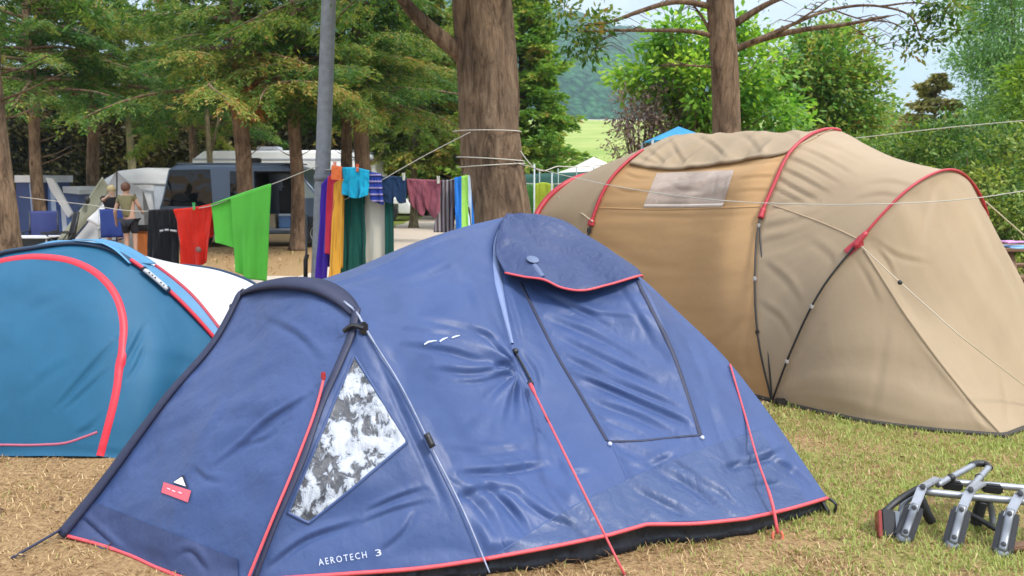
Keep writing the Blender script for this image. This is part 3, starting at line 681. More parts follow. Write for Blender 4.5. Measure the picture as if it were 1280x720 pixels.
    r12 = wrinkle(r12, [(.008, -20, .9, 6), (.01, 50, .8, 3)], 57, bulge=-.02)
    C1 = gnd(1256, 547); C2 = V(4.2, 5.9, 0)
    ends = []
    fl = coons(A4n, np.vstack([K, gnd(1030, 518), gnd(1090, 530), gnd(1170, 540), C1]), None, resample(np.vstack([A((1075, 303, 5.4)), at(1140, 405, 5.18), at(1205, 490, 4.98), C1]), 30), 110, 160)
    fl = wrinkle(fl, [(.010, 70, .8, 3), (.004, 60, 1.0, 8)], 61, bulge=.01)
    fl = crease(fl, [([(1110, 400), (1100, 460), (1087, 525)], 6, .006), ([(1240, 540), (1200, 480), (1150, 420)], 4, .008), ([(985, 490), (1005, 450), (1030, 410)], 5, .005), ([(1070, 325), (1085, 350), (1098, 380)], 4, .006)])
    fr = coons(A4f, np.vstack([C1, V(3.6, 5.2, 0), C2]), np.vstack([A((1075, 303, 5.4)), at(1140, 405, 5.18), at(1205, 490, 4.98), C1]), np.vstack([A((1235, 275, 6.0)), V(3.9, 5.95, .7), C2]), 110, 130)
    fr = wrinkle(fr, [(.016, 10, .8, 4), (.006, 0, 1.5, 9)], 63, bulge=.01)
    fr = crease(fr, [([(1095, 310), (1110, 330), (1118, 350)], 3, 0.0080), ([(1170, 228), (1160, 260), (1155, 300)], 4.5, 0.0080), ([(1090, 300), (1120, 320), (1160, 330)], 3.75, 0.0064), ([(1205, 240), (1220, 300), (1250, 380)], 6, 0.0096), ([(1262, 530), (1255, 480), (1240, 420)], 4.5, 0.0096)])
    fh = coons(A4h, np.vstack([C2, V(4.1, 6.7, 0), KF]), None, None, 30, 40)
    le = coons(A1, np.vstack([K2, V(-.25, 8.5, 0), V(-.35, 9.3, 0), V(.6, 10.4, 0), V(1.8, 10.2, 0), K2F]), None, None, 40, 80)
    for G in (wall, r34, r12, fl, fr): S.add(G)
    mb = MB()
    for G in (r34, r12, fl, fr, fh, le, roof): mb.grid(G)
    mb.build('flysheet', fab, root)
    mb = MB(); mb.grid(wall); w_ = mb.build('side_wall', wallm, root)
    # far wall of the middle room
    fw = coons(A2[8:], A3[9:], None, None, 30, 30); mb = MB(); mb.grid(fw); mb.build('far_wall', fab, root)
    # loose roof sheet lying over the hoops, its gathered edge sagging
    edge = A((788, 202, 7.93), (815, 207, 7.68), (845, 209, 7.42), (880, 206, 7.14), (915, 201, 6.86), (950, 195, 6.55), (976, 190, 6.36), (1000, 180, 6.38), (1022, 169, 6.44))
    cl = A((788, 200, 7.97), (818, 178, 8.2), (850, 168, 8.4)); cl = np.vstack([cl, V(2.0, 8.7, 1.9)])
    crr = A((1022, 168, 6.46), (1046, 161, 6.7)); crr = np.vstack([crr, V(2.9, 6.95, 1.93)])
    cap = coons(cl, crr, edge, None, 160, 70)
    nvr = np.linspace(0, 1, 70)[:, None]; s_ = np.linspace(0, 1, 160)[None]
    fold = .5 - np.abs(noise(s_ * 7 + nvr * 4.5 * (s_ - .35) + .6 * noise(s_ * 3, nvr * 2, 0, 7), nvr * 1.5, 0, 71)) * 1.7
    fold2 = noise(s_ * 19 + nvr * 9 * (s_ - .4), nvr * 2, 0, 73)
    bul = (.055 * np.sin(np.pi * s_) ** .6 * np.exp(-((nvr - .55) / .4) ** 2)) + .026 * fold * np.exp(-nvr * 1.6) * np.clip(nvr * 14, 0, 1) + .009 * fold2 * np.exp(-nvr * 2.0)
    nn = grid_normals(cap); nn = -nn if nn[..., 2].mean() < 0 else nn
    cap = cap + nn * bul[..., None] * np.clip(np.minimum(s_, 1 - s_) * 12, 0, 1)[..., None]
    cap = crease(cap, [([(835, 173), (845, 190), (856, 206)], 3, 0.0128), ([(866, 168), (890, 182), (908, 199)], 3, 0.0144), ([(806, 186), (820, 196), (832, 207)], 2.625, 0.0112), ([(900, 164), (935, 174), (950, 193)], 3.75, 0.0104), ([(955, 160), (985, 166), (1005, 177)], 3.75, 0.0096), ([(795, 196), (810, 202), (822, 207)], 2.25, 0.0112)])
    # the edge curls under
    curl = np.array([cap[0] + V(.02, .05, -.035), cap[0] + V(-.012, -.01, -.02)])
    mb = MB(); mb.grid(np.vstack([curl, cap])); mb.build('roof_cover', fab, root, thick=.006)
    # window film
    m = fabric('milky_window_film', (.52, .40, .32), rough=.3, trans=.3, transcol=(.6, .5, .42), spec=.5, sheen=.1, wr=.6, crinkle=.3, wscale=4, stretch=(1.2, 1.2, .8), var=.2)
    G = S.quad([(821, 217), (918, 213), (905, 256), (805, 257)], 50, 26, .006)
    G = crease(G, [([(897, 216), (893, 232), (888, 250)], 2.25, 0.0056), ([(909, 216), (904, 236), (899, 250)], 2.25, 0.0064), ([(830, 225), (845, 235), (880, 240)], 3, 0.0048), ([(815, 245), (850, 248), (890, 246)], 2.25, 0.0048)])
    mb = MB(); mb.grid(G); mb.build('window', m, w_)
    mb = MB(); S.ribbon(mb, [(806, 257.5), (850, 257.5), (905, 256.5)], .03, 30, .009); mb.build('window_hem', simple('pale_hem', (.6, .5, .42), .6), w_)
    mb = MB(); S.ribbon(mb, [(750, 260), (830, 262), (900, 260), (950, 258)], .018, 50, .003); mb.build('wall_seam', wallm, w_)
    # sleeves: red upper, bare black pole below
    def arch(pts, frac_black, r=.022, end=1.0, off=V(-.015, -.02, .01)):
        Q = resample(pts, 200) + off
        i0, i1 = int(200 * frac_black), int(200 * end)
        mb = MB(); mb.tube(Q[i0:i1], r, 8, squash=.8); mb.tube(Q[i0:i0 + 6], r * 1.5, 8); mb.build('pole_sleeve', red, root)
        mb = MB(); mb.tube(Q[:i0 + 2], .0075, 6); p_ = mb.build('pole', black, root); return Q, i0, p_
    Q, i0, p_ = arch(A3[:9], .44, .015, .86)
    for k in (.42, .29, .16):
        mb = MB(); mb.box(Q[int(200 * k)], (.028, .022, .034), None, .006); mb.build('clip', clip if k != .16 else black, p_)
    Q2 = resample(A3[:9], 200)[:int(200 * .44)] + V(-.015, -.02, .01) + np.sin(np.linspace(0, math.pi, 88))[:, None] * V(.075, -.01, 0)
    mb = MB(); mb.tube(Q2, .0065, 6); mb.build('pole', black, root)
    qa = resample(A4, 200); fr_ = float(np.argmin(np.linalg.norm(qa - at(1070, 309, 5.4), axis=1))) / 200
    Q, i0, p_ = arch(A4, fr_, .012, .70)
    for k in (fr_ * .62, fr_ * .28):
        mb = MB(); mb.box(Q[int(200 * k)], (.028, .022, .034), None, .006); mb.build('clip', clip, p_)
    mb = MB(); S.ribbon(mb, [(1078, 300), (1066, 309), (1058, 316)], .075, 10, .012); mb.build('sleeve_gusset', red, root)
    A2u = A2[:6]; Q, i0, p_ = arch(A2u, .50, .021, .93)
    mb = MB(); mb.box(Q[i0 - 4], (.04, .04, .06), None, .01); mb.build('clip', black, p_)
    Q, i0, p_ = arch(A1[:7], .33, .030, .97)
    # seams and guy lines
    mb = MB(); S.ribbon(mb, [(967, 257), (1010, 272), (1060, 293), (1074, 300)], .014, 30, .004); mb.build('seam', simple('seam_brown', (.34, .235, .14), .6), root)
    mb = MB(); S.ribbon(mb, [(1080, 312), (1140, 405), (1205, 490), (1250, 540)], .02, 50, .003); mb.build('seam', fab, root)
    g = [at(1077, 308, 5.30), at(1124, 352, 5.02), at(1200, 420, 4.55), gnd(1330, 520)]
    mb = MB(); mb.tube(resample(g, 20, False), .0034, 6); gl = mb.build('guy_line', cord, root)
    mb = MB(); mb.sphere(at(1125, 353, 5.0), .016, 8, 6); mb.build('slider', black, gl)
    mb = MB(); mb.tube(resample([at(1232, 252, 5.75), gnd(1480, 470)], 14), .0045, 6); mb.build('guy_line', cord, root)
    mb = MB(); mb.tube(resample([at(698, 246, 8.45), at(741, 277, 7.72)], 8), .007, 6); mb.build('guy_line', cord, root)
    bl = np.vstack([K, gnd(1030, 518), gnd(1090, 530), gnd(1170, 540), C1, V(3.6, 5.2, 0), C2])
    mb = MB(); mb.tube(resample(np.vstack([K2, bl]), 90, False) + V(0, .0, .012), .018, 6); mb.build('base_strip', trim, root)
    mb = MB(); mb.box(gnd(975, 508) + V(0, 0, .03), (.09, .06, .06), None, .015); mb.build('peg_strap', black, root); mb = MB(); mb.tube([gnd(1256, 548), gnd(1266, 551)], .012, 6); mb.build('peg_strap', black, root)
    return root

def blue_tent():
    BLUE = (.016, .105, .200)
    fab = fabric('petrol_blue_polyester', BLUE, rough=.6, trans=.10, transcol=(.03, .2, .35), spec=.35, wr=.25, crinkle=.12, wscale=4, var=.10)
    lite = fabric('sky_blue_polyester', (.10, .30, .52), rough=.45, trans=.1, spec=.5, wr=.3, crinkle=.2)
    wht = fabric('white_polyester', (.72, .73, .80), rough=.5, trans=.25, transcol=(.75, .78, .85), spec=.4, wr=.4, crinkle=.2, wscale=5)
    red = simple('red_zip_tape', (.58, .025, .045), .5, var=.08)
    redd = simple('dark_red_piping', (.38, .02, .04), .5)
    trim = simple('dark_blue_binding', (.012, .035, .075), .6)
    black = simple('black_floor', (.008, .009, .011), .6)
    root = thing('tent', 'petrol blue pop-up tent with curved red door zip and white rear, beside the navy tent', 'tent', (-2.8, 5.2, 0))
    Rf, Lf = V(-1.72, 5.3, .02), V(-4.15, 5.3, .02)
    Aa = np.vstack([Lf, V(-4.0, 5.28, .45), V(-3.72, 5.24, .80), A((-10, 321, 5.18), (45, 309, 5.14), (100, 304, 5.12), (140, 312, 5.1), (170, 329, 5.1), (210, 361, 5.12), (265, 418, 5.18)), V(-1.85, 5.25, .36), Rf])
    # brow of the front panel sits a little lower/closer than arch A
    base = np.vstack([Lf, V(-3.9, 4.85, .03), V(-3.5, 4.55, .03), A((0, 570, 4.48), (60, 570, 4.46), (125, 571, 4.46), (165, 573, 4.50)), V(-2.15, 4.72, .03), V(-1.9, 4.95, .03), Rf])
    S = Surf()
    fr = coons(Aa[::-1], base[::-1], None, None, 150, 330)   # rows along arcs
    fr = wrinkle(fr, [(.014, 10, .6, 2.5), (.030, 118, .8, 5, 'v', (.42, .60, .35)), (.022, 115, .8, 7, 's', (.30, .70, .3)), (.006, 70, 2, 6)], 81, bulge=.10)
    fr = crease(fr, [([(70, 512), (105, 470), (146, 424)], 3, 0.0176), ([(82, 512), (110, 486), (135, 462)], 3, 0.0112), ([(152, 462), (166, 438), (181, 408)], 3.75, 0.0176), ([(160, 476), (172, 455), (182, 430)], 3, 0.0128), ([(20, 420), (40, 390), (80, 370)], 6.75, 0.0080), ([(95, 545), (112, 535), (125, 520)], 3.75, 0.0096), ([(30, 500), (60, 470), (90, 450)], 6, 0.0064)])
    S.add(fr)
    B = np.vstack([Lf, V(-3.95, 5.55, .62), V(-3.55, 5.6, 1.0), A((60, 302, 5.62), (100, 301, 5.62), (140, 306, 5.62), (168, 317, 5.62), (197, 335, 5.6), (240, 370, 5.55), (277, 415, 5.5)), V(-1.82, 5.4, .33), Rf])
    st = coons(Aa[::-1], B[::-1], None, None, 24, 120); st = wrinkle(st, [(.004, 80, 2, 3)], 83); S.add(st)
    Cc = np.vstack([Lf + V(.1, .3, 0), V(-3.85, 6.0, .6), V(-3.4, 6.25, .88), A((80, 331, 6.35), (150, 327, 6.35), (205, 331, 6.32), (243, 333, 6.25), (290, 343, 6.05), (322, 358, 5.9), (350, 392, 5.75)), V(-1.62, 5.62, .28), Rf + V(.1, .25, 0)])
    bk = coons(B[::-1], Cc[::-1], None, None, 40, 100); bk = wrinkle(bk, [(.006, 70, 2, 3)], 85); S.add(bk)
    gb = np.vstack([Lf + V(.1, .3, 0), V(-3.9, 6.6, .02), V(-3.0, 7.1, .02), V(-2.0, 6.9, .02), V(-1.55, 6.2, .02), Rf + V(.1, .25, 0)])
    rear = coons(Cc[::-1], gb[::-1], None, None, 30, 60)
    mb = MB(); mb.grid(fr); body = mb.build('front_panel', fab, root)
    mb = MB(); mb.grid(st); mb.build('roof_strip', lite, root)
    mb = MB(); mb.grid(bk); mb.grid(rear); mb.build('rear_shell', wht, root)
    mb = MB(); Q = resample(Aa, 120); mb.tube(Q[20:] + V(0, -.01, .0), .020, 8, squash=.7); mb.build('front_hoop', trim, root)
    # sky-blue canopy flap lying on top
    G = coons(A((92, 303.5, 5.10), (130, 302.5, 5.5)), A((163, 333, 5.06), (196, 334, 5.52)), A((92, 303.5, 5.1), (120, 305, 5.08), (143, 315, 5.06), (163, 333, 5.05)), A((130, 302.5, 5.55), (155, 309, 5.56), (178, 321, 5.55), (196, 333, 5.54)), 30, 12)
    mb = MB(); mb.grid(G + V(0, -.01, .02)); mb.build('vent_flap', lite, root, thick=.006)
    # red curved door tape
    mb = MB(); S.ribbon(mb, [(-60, 352), (0, 326), (55, 321), (95, 328), (125, 345), (145, 370), (154, 400), (152, 440), (145, 490), (133, 540), (125, 570)], .055, 110, .004); mb.build('door_tape', red, root)
    mb = MB(); S.ribbon(mb, [(-40, 556), (0, 556), (50, 556), (85, 553), (103, 547), (122, 540)], .014, 50, .004); mb.build('lower_zip', simple('dull_pink_zip', (.42, .10, .16), .5), root)
    mb = MB(); Q = resample(Aa, 160)
    i0 = int(np.argmin(np.linalg.norm(Q - at(165, 327, 5.1), axis=1))); i1 = int(np.argmin(np.linalg.norm(Q - at(278, 432, 5.19), axis=1)))
    mb.tube(Q[i0:i1] + V(0, -.028, .012), .013, 6); mb.build('front_piping', red, root)
    Qb = resample(B, 160); j0 = int(np.argmin(np.linalg.norm(Qb - at(195, 333, 5.6), axis=1)))
    mb = MB(); mb.tube(Qb[j0:150] + V(0, -.01, .01), .014, 6); mb.build('rear_piping', redd, root)
    mb = MB(); mb.tube(resample(Cc, 80)[8:] + V(0, 0, .005), .010, 6); mb.build('rear_hoop', trim, root)
    # tension strap with pale label
    P = Q[int(np.argmin(np.linalg.norm(Q - at(184, 342, 5.1), axis=1))):int(np.argmin(np.linalg.norm(Q - at(217, 368, 5.12), axis=1)))] + V(0, -.045, .02)
    mb = MB(); mb.tube(P, .024, 8, squash=.6); lab = mb.build('label_strap', simple('grey_label', (.42, .43, .46), .5), root)
    mb = MB()
    for a in (.12, .3, .42, .58, .78, .9):
        k = P[int(a * (len(P) - 1))]; mb.box(k + V(-.005, -.018, .012), (.022, .006, .010))
    mb.build('label_marks', simple('label_ink', (.04, .04, .05), .5), lab)
    for q in (P[0], P[-1]):
        mb = MB(); mb.box(q, (.03, .03, .04), None, .008); mb.build('buckle', trim, root)
    # dark floor strip
    bb = resample(base, 120, False); low = bb.copy(); low[:, 2] = .002
    mb = MB(); mb.grid(np.array([bb + V(0, .01, .0), (bb + low) / 2 + V(0, .02, 0), low + V(0, .02, 0), low + V(0, .25, 0)])); mb.build('floor_edge', black, root)
    return root
# ================================================================== trees, hedges, grass
def leaf_quads(P, D, S, Ln, Wd):
    """diamond leaves: P base, D direction, S side, Ln length, Wd width"""
    n = len(P); Ln = np.broadcast_to(Ln, (n,))[:, None]; Wd = np.broadcast_to(Wd, (n,))[:, None]
    v = np.stack([P, P + D * Ln * .45 + S * Wd * .5, P + D * Ln, P + D * Ln * .45 - S * Wd * .5], 1).reshape(-1, 3)
    return v, np.arange(4 * n).reshape(n, 4)
def unit(a): return a / np.maximum(1e-9, np.linalg.norm(a, axis=-1, keepdims=True))
def trunk_mb(path, r, n=18, rough=.10, seed=0, fl=.35, mb=None, rings=None):
    """knobbly tapering trunk"""
    P = resample(path, rings or max(10, int(length(path) / .07)))
    m = len(P); r = np.interp(np.linspace(0, 1, m), np.linspace(0, 1, len(r)), r)
    mb = mb or MB(); n0 = sum(len(a) for a in mb.v)
    mb.tube(P, 1.0, n, True); v = mb.v[-1]
    ax = np.repeat(P, n, 0); d = v - ax; th = np.tile(np.linspace(0, 2 * math.pi, n, endpoint=False), m)
    h = np.repeat(np.r_[0, np.cumsum(np.linalg.norm(np.diff(P, axis=0), axis=1))], n)
    k = 1 + rough * noise(np.cos(th) * 2.2, np.sin(th) * 2.2, h * .7, seed) + rough * .8 * noise(np.cos(th) * 5, np.sin(th) * 5, h * 1.6, seed + 3)
    k = k + fl * np.exp(-h / .22) * (1 + .5 * np.cos(th * 5 + seed))
    mb.v[-1] = ax + d * (np.repeat(r, n) * k)[:, None]
    return mb
def spray_crown(seed, z0, z1, rmax, nl, ntw, nlf, leaf, el0=.35, droop=.55, shape='cone', zpow=1.0, limbs=None, width=.38, tw_len=.42, inner=.22, az=None, center=(0, 0), flat=.75):
    """limbs with flat hanging sprays, as on cypress. returns leaf verts, faces, tint, limb MB"""
    g = np.random.default_rng(seed); mb = MB(); Ps, Ds, Ss, Ls, Ti = [], [], [], [], []
    for i in range(nl):
        u = ((i + g.random()) / nl) ** zpow; z = z0 + (z1 - z0) * u
        a = g.random() * 2 * math.pi if az is None else g.uniform(*az)
        if shape == 'cone': R = rmax * (1 - u) ** .75 * g.uniform(.7, 1.12) + .12
        else: R = rmax * math.sqrt(max(.03, 1 - (2 * u - .9) ** 2 / 1.25)) * g.uniform(.65, 1.1)
        dirh = np.array([math.cos(a), math.sin(a), 0]); e = el0 * g.uniform(.5, 1.4); dr = droop * g.uniform(.5, 1.3)
        s = np.linspace(0, 1, 9)
        bend = np.array([-dirh[1], dirh[0], 0]) * (g.normal() * .22)
        L = np.array([center[0], center[1], z]) + dirh * (R * s)[:, None] + bend * (R * s ** 2)[:, None] + np.array([0, 0, 1.]) * (R * (e * s - dr * s ** 2))[:, None]
        mb.tube(L, np.linspace(.012 + .016 * R, .004, 9), 5, False)
        lt = g.normal() * .13
        for k in range(ntw):
            sk = inner + (1 - inner) * (k + g.random()) / ntw; b = np.array([np.interp(sk, s, L[:, c]) for c in range(3)])
            j = min(7, int(sk * 8)); tg = unit(L[j + 1] - L[j]); side = unit(np.cross(tg, [0, 0, 1.])) * (1 if k % 2 else -1)
            an = g.uniform(.5, 1.05); d = unit(tg * math.cos(an) + side * math.sin(an) + np.array([0, 0, g.normal() * .16 - .12]))
            tl = tw_len * (R ** .7) * (1.15 - .75 * sk) * g.uniform(.6, 1.2)
            q = g.random(nlf) ** .8; pos = b + g.normal(0, .035 * min(1, R / 2), (nlf, 3)) + d * (q * tl)[:, None] + np.array([0, 0, -1.]) * (q ** 2 * tl * .28)[:, None]
            pl = unit(np.cross(d, [0, 0, 1.])); sg = g.choice([-1, 1], nlf)[:, None]
            la = g.uniform(.2, .9, nlf)[:, None]
            D = unit(d * np.cos(la) + pl * np.sin(la) * sg + g.normal(0, .22, (nlf, 3)) + np.array([0, 0, -.22]))
            up = unit(np.array([0, 0, 1.]) + g.normal(0, flat, (nlf, 3))); S = unit(np.cross(D, up))
            Ps.append(pos); Ds.append(D); Ss.append(S); Ls.append(leaf * g.uniform(.55, 1.3, nlf))
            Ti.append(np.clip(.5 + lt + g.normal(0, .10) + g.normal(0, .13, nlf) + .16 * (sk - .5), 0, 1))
    P, D, S, Ln, T = [np.concatenate(x) for x in (Ps, Ds, Ss, Ls, Ti)]
    v, f = leaf_quads(P, D, S, Ln, Ln * width)
    return v, f, T, mb
def blob_crown(seed, c, rad, ncl, nlf, clr, leaf, width=.6, shell=.45, droop=.25, zcut=None, tshift=0.0):
    """broad leaves in clumps spread through an uneven volume"""
    g = np.random.default_rng(seed); rad = np.asarray(rad, float)
    d = unit(g.normal(size=(ncl * 3, 3))); r = g.random(ncl * 3) ** (1 / 3.0) * (1 - shell) + shell * g.random(ncl * 3) ** .25
    k = 1 + .32 * noise(d[:, 0] * 1.7 + seed, d[:, 1] * 1.7, d[:, 2] * 1.7, seed)
    C = d * (r * k)[:, None] * rad
    keep = noise(C[:, 0] * 1.3 / rad.mean() * 1.5, C[:, 1] * 1.3 / rad.mean() * 1.5, C[:, 2] * 1.3 / rad.mean() * 1.5, seed + 9) > -.22
    C = C[keep][:ncl]; n = len(C)
    ct = g.normal(0, .13, n)
    off = g.normal(0, 1, (n, nlf, 3)) * clr * np.array([1, 1, .6])
    P = (C[:, None] + off).reshape(-1, 3)
    out = unit(np.repeat(unit(C + 1e-6), nlf, 0) * .6 + unit(off.reshape(-1, 3)) * .7 + g.normal(0, .4, (n * nlf, 3)) + np.array([0, 0, -droop]))
    up = unit(np.array([0, 0, 1.]) + g.normal(0, .5, (n * nlf, 3))); S = unit(np.cross(out, up))
    Ln = leaf * g.uniform(.55, 1.25, n * nlf)
    T = np.clip(.5 + tshift + np.repeat(ct, nlf) + g.normal(0, .12, n * nlf), 0, 1)
    v, f = leaf_quads(P + np.asarray(c, float), out, S, Ln, Ln * width)
    return v, f, T, C + np.asarray(c, float)
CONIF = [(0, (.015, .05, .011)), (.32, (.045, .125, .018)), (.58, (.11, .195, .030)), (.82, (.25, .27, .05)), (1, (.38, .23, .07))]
CONIF_B = [(0, (.04, .10, .016)), (.33, (.11, .24, .03)), (.58, (.22, .36, .045)), (.85, (.34, .36, .06)), (1, (.36, .22, .07))]
YELG = [(0, (.035, .07, .010)), (.35, (.10, .16, .022)), (.65, (.21, .24, .035)), (1, (.36, .25, .06))]
BROAD = [(0, (.03, .10, .02)), (.30, (.09, .24, .035)), (.55, (.24, .42, .055)), (1, (.46, .56, .09))]
OAK = [(0, (.035, .11, .03)), (.30, (.10, .24, .045)), (.56, (.24, .36, .065)), (.8, (.40, .34, .10)), (1, (.44, .23, .10))]
WILL = [(0, (.10, .21, .085)), (.5, (.25, .42, .17)), (1, (.45, .58, .26))]
PLUM = [(0, (.10, .07, .075)), (.5, (.23, .16, .165)), (.8, (.33, .25, .21)), (1, (.34, .34, .14))]
HEDGE_D = [(0, (.016, .016, .006)), (.5, (.06, .056, .018)), (.85, (.13, .10, .034)), (1, (.22, .15, .055))]
LAUR = [(0, (.022, .062, .016)), (.36, (.065, .145, .028)), (.62, (.17, .26, .045)), (1, (.40, .42, .09))]
_LM = {}
def LM(name, st, **k):
    if name not in _LM: _LM[name] = leafmat(name, st, **k)
    return _LM[name]
BARK = barkmat('cypress_bark', (.055, .036, .024), (.205, .138, .090), (.35, .255, .175))
BARK_R = barkmat('reddish_bark', (.06, .038, .026), (.215, .140, .092), (.35, .245, .17))
BARK_G = barkmat('pale_bark', (.10, .085, .05), (.22, .19, .11), (.33, .29, .18))
def tree(label, loc, trunk, crown, lm, bark=BARK, group=None, name='conifer_tree', cat='tree', limb_mb=None):
    t = thing(name, label, cat, loc, group)
    trunk.build('trunk', bark, t)
    v, f, T = crown; o = make_obj('crown', v, f, lm, t, smooth=False, tint=T); return t
def woods():
    # shared crowns for the row of cypresses
    protos = []
    for k in range(3):
        v, f, T, mb = spray_crown(100 + k, 3.1 + .25 * k, 7.4, 3.0, 58, 28, 42, .10, el0=.25, droop=.34, width=.26, flat=1.3, zpow=1.35)
        protos.append((v, f, T, mb))
    cmesh = []
    G = 'cypress trees shading the pitches'
    # (base px u, Y, r_base, lean px (du at v=60), proto, rot, scale, bark, label)
    rows = [
        (8, 10.0, .205, 0, 0, .3, .98, BARK, 'broad rough cypress trunk cut by the left edge, behind the petrol blue tent'),
        (52, 18.5, .135, 4, 1, 1.9, 1.0, BARK, 'slim cypress trunk standing in front of the blue and white cabin tent'),
        (118, 21.0, .16, 12, 2, 4.0, 1.05, BARK, 'leaning cypress trunk rising behind the grey tent flaps'),
        (246, 27.0, .14, 0, 0, 5.1, 1.05, BARK, 'dark cypress trunk behind the silver van roof, left of a pale thin trunk'),
        (310, 17.2, .175, -3, 1, 3.3, .98, BARK_R, 'rust-tinted cypress trunk just in front of the van, behind the green towel'),
        (373, 18.3, .15, 2, 2, .9, .96, BARK_R, 'straight reddish cypress trunk before the open van door, beside the lamp post'),
        (458, 20.0, .21, -4, 0, 2.4, 1.06, BARK_R, 'thick cypress trunk right of the lamp post, the larger of a close pair'),
        (438, 20.6, .15, -2, 1, .2, 1.0, BARK, 'thinner cypress trunk pressed against the left of its thicker twin, right of the lamp post'),
    ]
    for i, (u, Y, r, du, k, rot, sc, bk, lab) in enumerate(rows):
        base = V((u - 640) / F * (Y * math.cos(PITCH) + 1.6 * math.sin(PITCH)), Y, 0)
        t = thing('conifer_tree', lab, 'tree', base, G)
        topx = du / F * Y / 4.5
        path = np.array([base + V(topx * z + .02 * math.sin(z * 2 + i), .015 * math.sin(z * 1.7 + i), z) for z in np.linspace(0, 7.6, 12)])
        tm = trunk_mb(path, [r * 1.05, r * .95, r * .8, r * .5, .03], 14, .09, 40 + i)
        v, f, T, mb = protos[k]
        Rm = np.array([[math.cos(rot), -math.sin(rot), 0], [math.sin(rot), math.cos(rot), 0], [0, 0, 1]]) * sc
        for vv in range(len(mb.v)):
            pass
        zo = 1.1 if u == 8 else 0
        lv = np.vstack(mb.v) @ Rm.T + base + V(topx * 4, 0, zo); tm.add(lv, mb.f)
        # a few short dead stubs below the crown
        g = np.random.default_rng(i + 5)
        for q in range(7):
            z = g.uniform(1.9, 3.3); a = g.uniform(0, 6.28); l = g.uniform(.3, 1.0)
            p = base + V(topx * z, 0, z); tm.tube(np.array([p, p + l * .5 * V(math.cos(a), math.sin(a), .3), p + l * V(math.cos(a + .3), math.sin(a + .3), .45)]), [.02, .012, .005], 5)
        tm.build('trunk', bk, t)
        if u == 310:
            dv, df, dT, _ = blob_crown(501, at(312, 112, Y - .35), (.30, .3, .62), 46, 30, .12, .13, .3, shell=.2)
            make_obj('dead_sprays', dv, df, LM('rusty_dead_sprays', [(0, (.12, .045, .012)), (.5, (.30, .12, .03)), (1, (.42, .22, .06))], trans=.35), t, smooth=False, tint=dT)
        # crowns share their mesh data through copies where the kind repeats
        if len(cmesh) <= k or cmesh[k] is None:
            while len(cmesh) <= k: cmesh.append(None)
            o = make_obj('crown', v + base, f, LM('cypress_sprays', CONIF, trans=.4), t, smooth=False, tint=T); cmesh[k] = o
        else:
            o = cmesh[k].copy(); COL.objects.link(o); o.parent = t
        o.rotation_euler = (0, 0, rot); o.scale = (sc, sc, sc); o.location = (topx * 4, 0, zo)
    # far trees of the row: paler trunks behind
    for i, (u, Y, r, lab, rot, k) in enumerate([
        (173, 31, .17, 'short sunlit trunk seen above the white awning tent', .7, 2),
        (270, 24, .10, 'thin yellow-green trunk forking above the van roof', 2.7, 1),
        (500, 37, .15, 'pale slim trunk above the turquoise towel, behind the clothesline', 4.4, 0),
        (513, 38, .14, 'pale slim trunk right beside its twin behind the navy shorts', 1.2, 2),
        (540, 36, .12, 'thin shaded trunk deep in the wood above the maroon shorts', 5.0, 1),
        (20, 30, .16, 'far trunk half hidden by the broad trunk at the left edge', 3.1, 0)]):
        base = V((u - 640) / F * (Y + .2), Y, 0); t = thing('conifer_tree', lab, 'tree', base, G)
        tm = trunk_mb(np.array([base + V(.02 * math.sin(z + i), 0, z) for z in np.linspace(0, 7.8, 8)]), [r, r * .8, r * .4, .02], 10, .08, 70 + i, rings=40)
        if i == 1: tm.tube(np.array([base + V(0, 0, 2.3), base + V(.28, 0, 3.2), base + V(.5, 0, 4.2)]), [.06, .045, .02], 6)
        tm.build('trunk', BARK_G, t)
        o = cmesh[k].copy(); COL.objects.link(o); o.parent = t; o.rotation_euler = (0, 0, rot); o.location = (0, 0, .5 + .2 * i); o.scale = (1.05, 1.05, 1.05)
    # rust-coloured dead sprays hanging on one trunk
    # big trunk in the middle
    base = gnd(634, 424); Yb = 8.0
    base = V((634 - 640) / F * 8.2, Yb, 0)
    t = thing('conifer_tree', 'biggest rough brown trunk behind the navy tent, washing lines tied round it', 'tree', base, G)
    pts = [base, at(630, 330, Yb), at(620, 260, Yb), at(612, 190, Yb), at(607, 100, Yb), at(600, 0, Yb), at(592, -160, Yb + .1), at(590, -420, Yb + .1)]
    tm = trunk_mb(np.array(pts), [.345, .315, .285, .275, .26, .17, .06], 40, .12, 91, fl=.2, rings=190)
    lim = [[(592, 75, 8.0), (565, 58, 7.95), (540, 38, 7.9), (512, 10, 7.85), (490, -20, 7.8)], [(580, 60, 8.1), (590, 20, 8.15), (570, -40, 8.3), (540, -110, 8.5)], [(625, -10, 7.9), (660, -40, 7.7), (700, -50, 7.5)]]
    for L, rr in zip(lim, ([.12, .085, .075, .06, .05], [.12, .10, .07, .04], [.1, .06, .03])):
        trunk_mb(A(*L), rr, 12, .08, 5, 0, tm)
    v, f, T, mb = spray_crown(140, 3.45, 9.5, 3.3, 56, 28, 34, .075, el0=.25, droop=.34, zpow=1.25, az=(1.0, 5.3), width=.24)
    keep = v.reshape(-1, 4, 3)
    off = base + V(-.15, 0, 0); tm.add(np.vstack(mb.v) + off, mb.f)
    # hanging sprays low on the right and left
    v2, f2, T2, mb2 = spray_crown(141, 0, .9, 1.0, 12, 18, 12, .11, el0=.1, droop=.7)
    for u, vv, Y in ((715, 12, 7.6), (690, 5, 7.9), (470, 20, 7.6), (520, 15, 8.6)):
        pass
    tm.build('trunk', BARK, t)
    lw = v + off
    make_obj('crown', lw, f, LM('cypress_sprays', CONIF, trans=.4), t, smooth=False, tint=T)
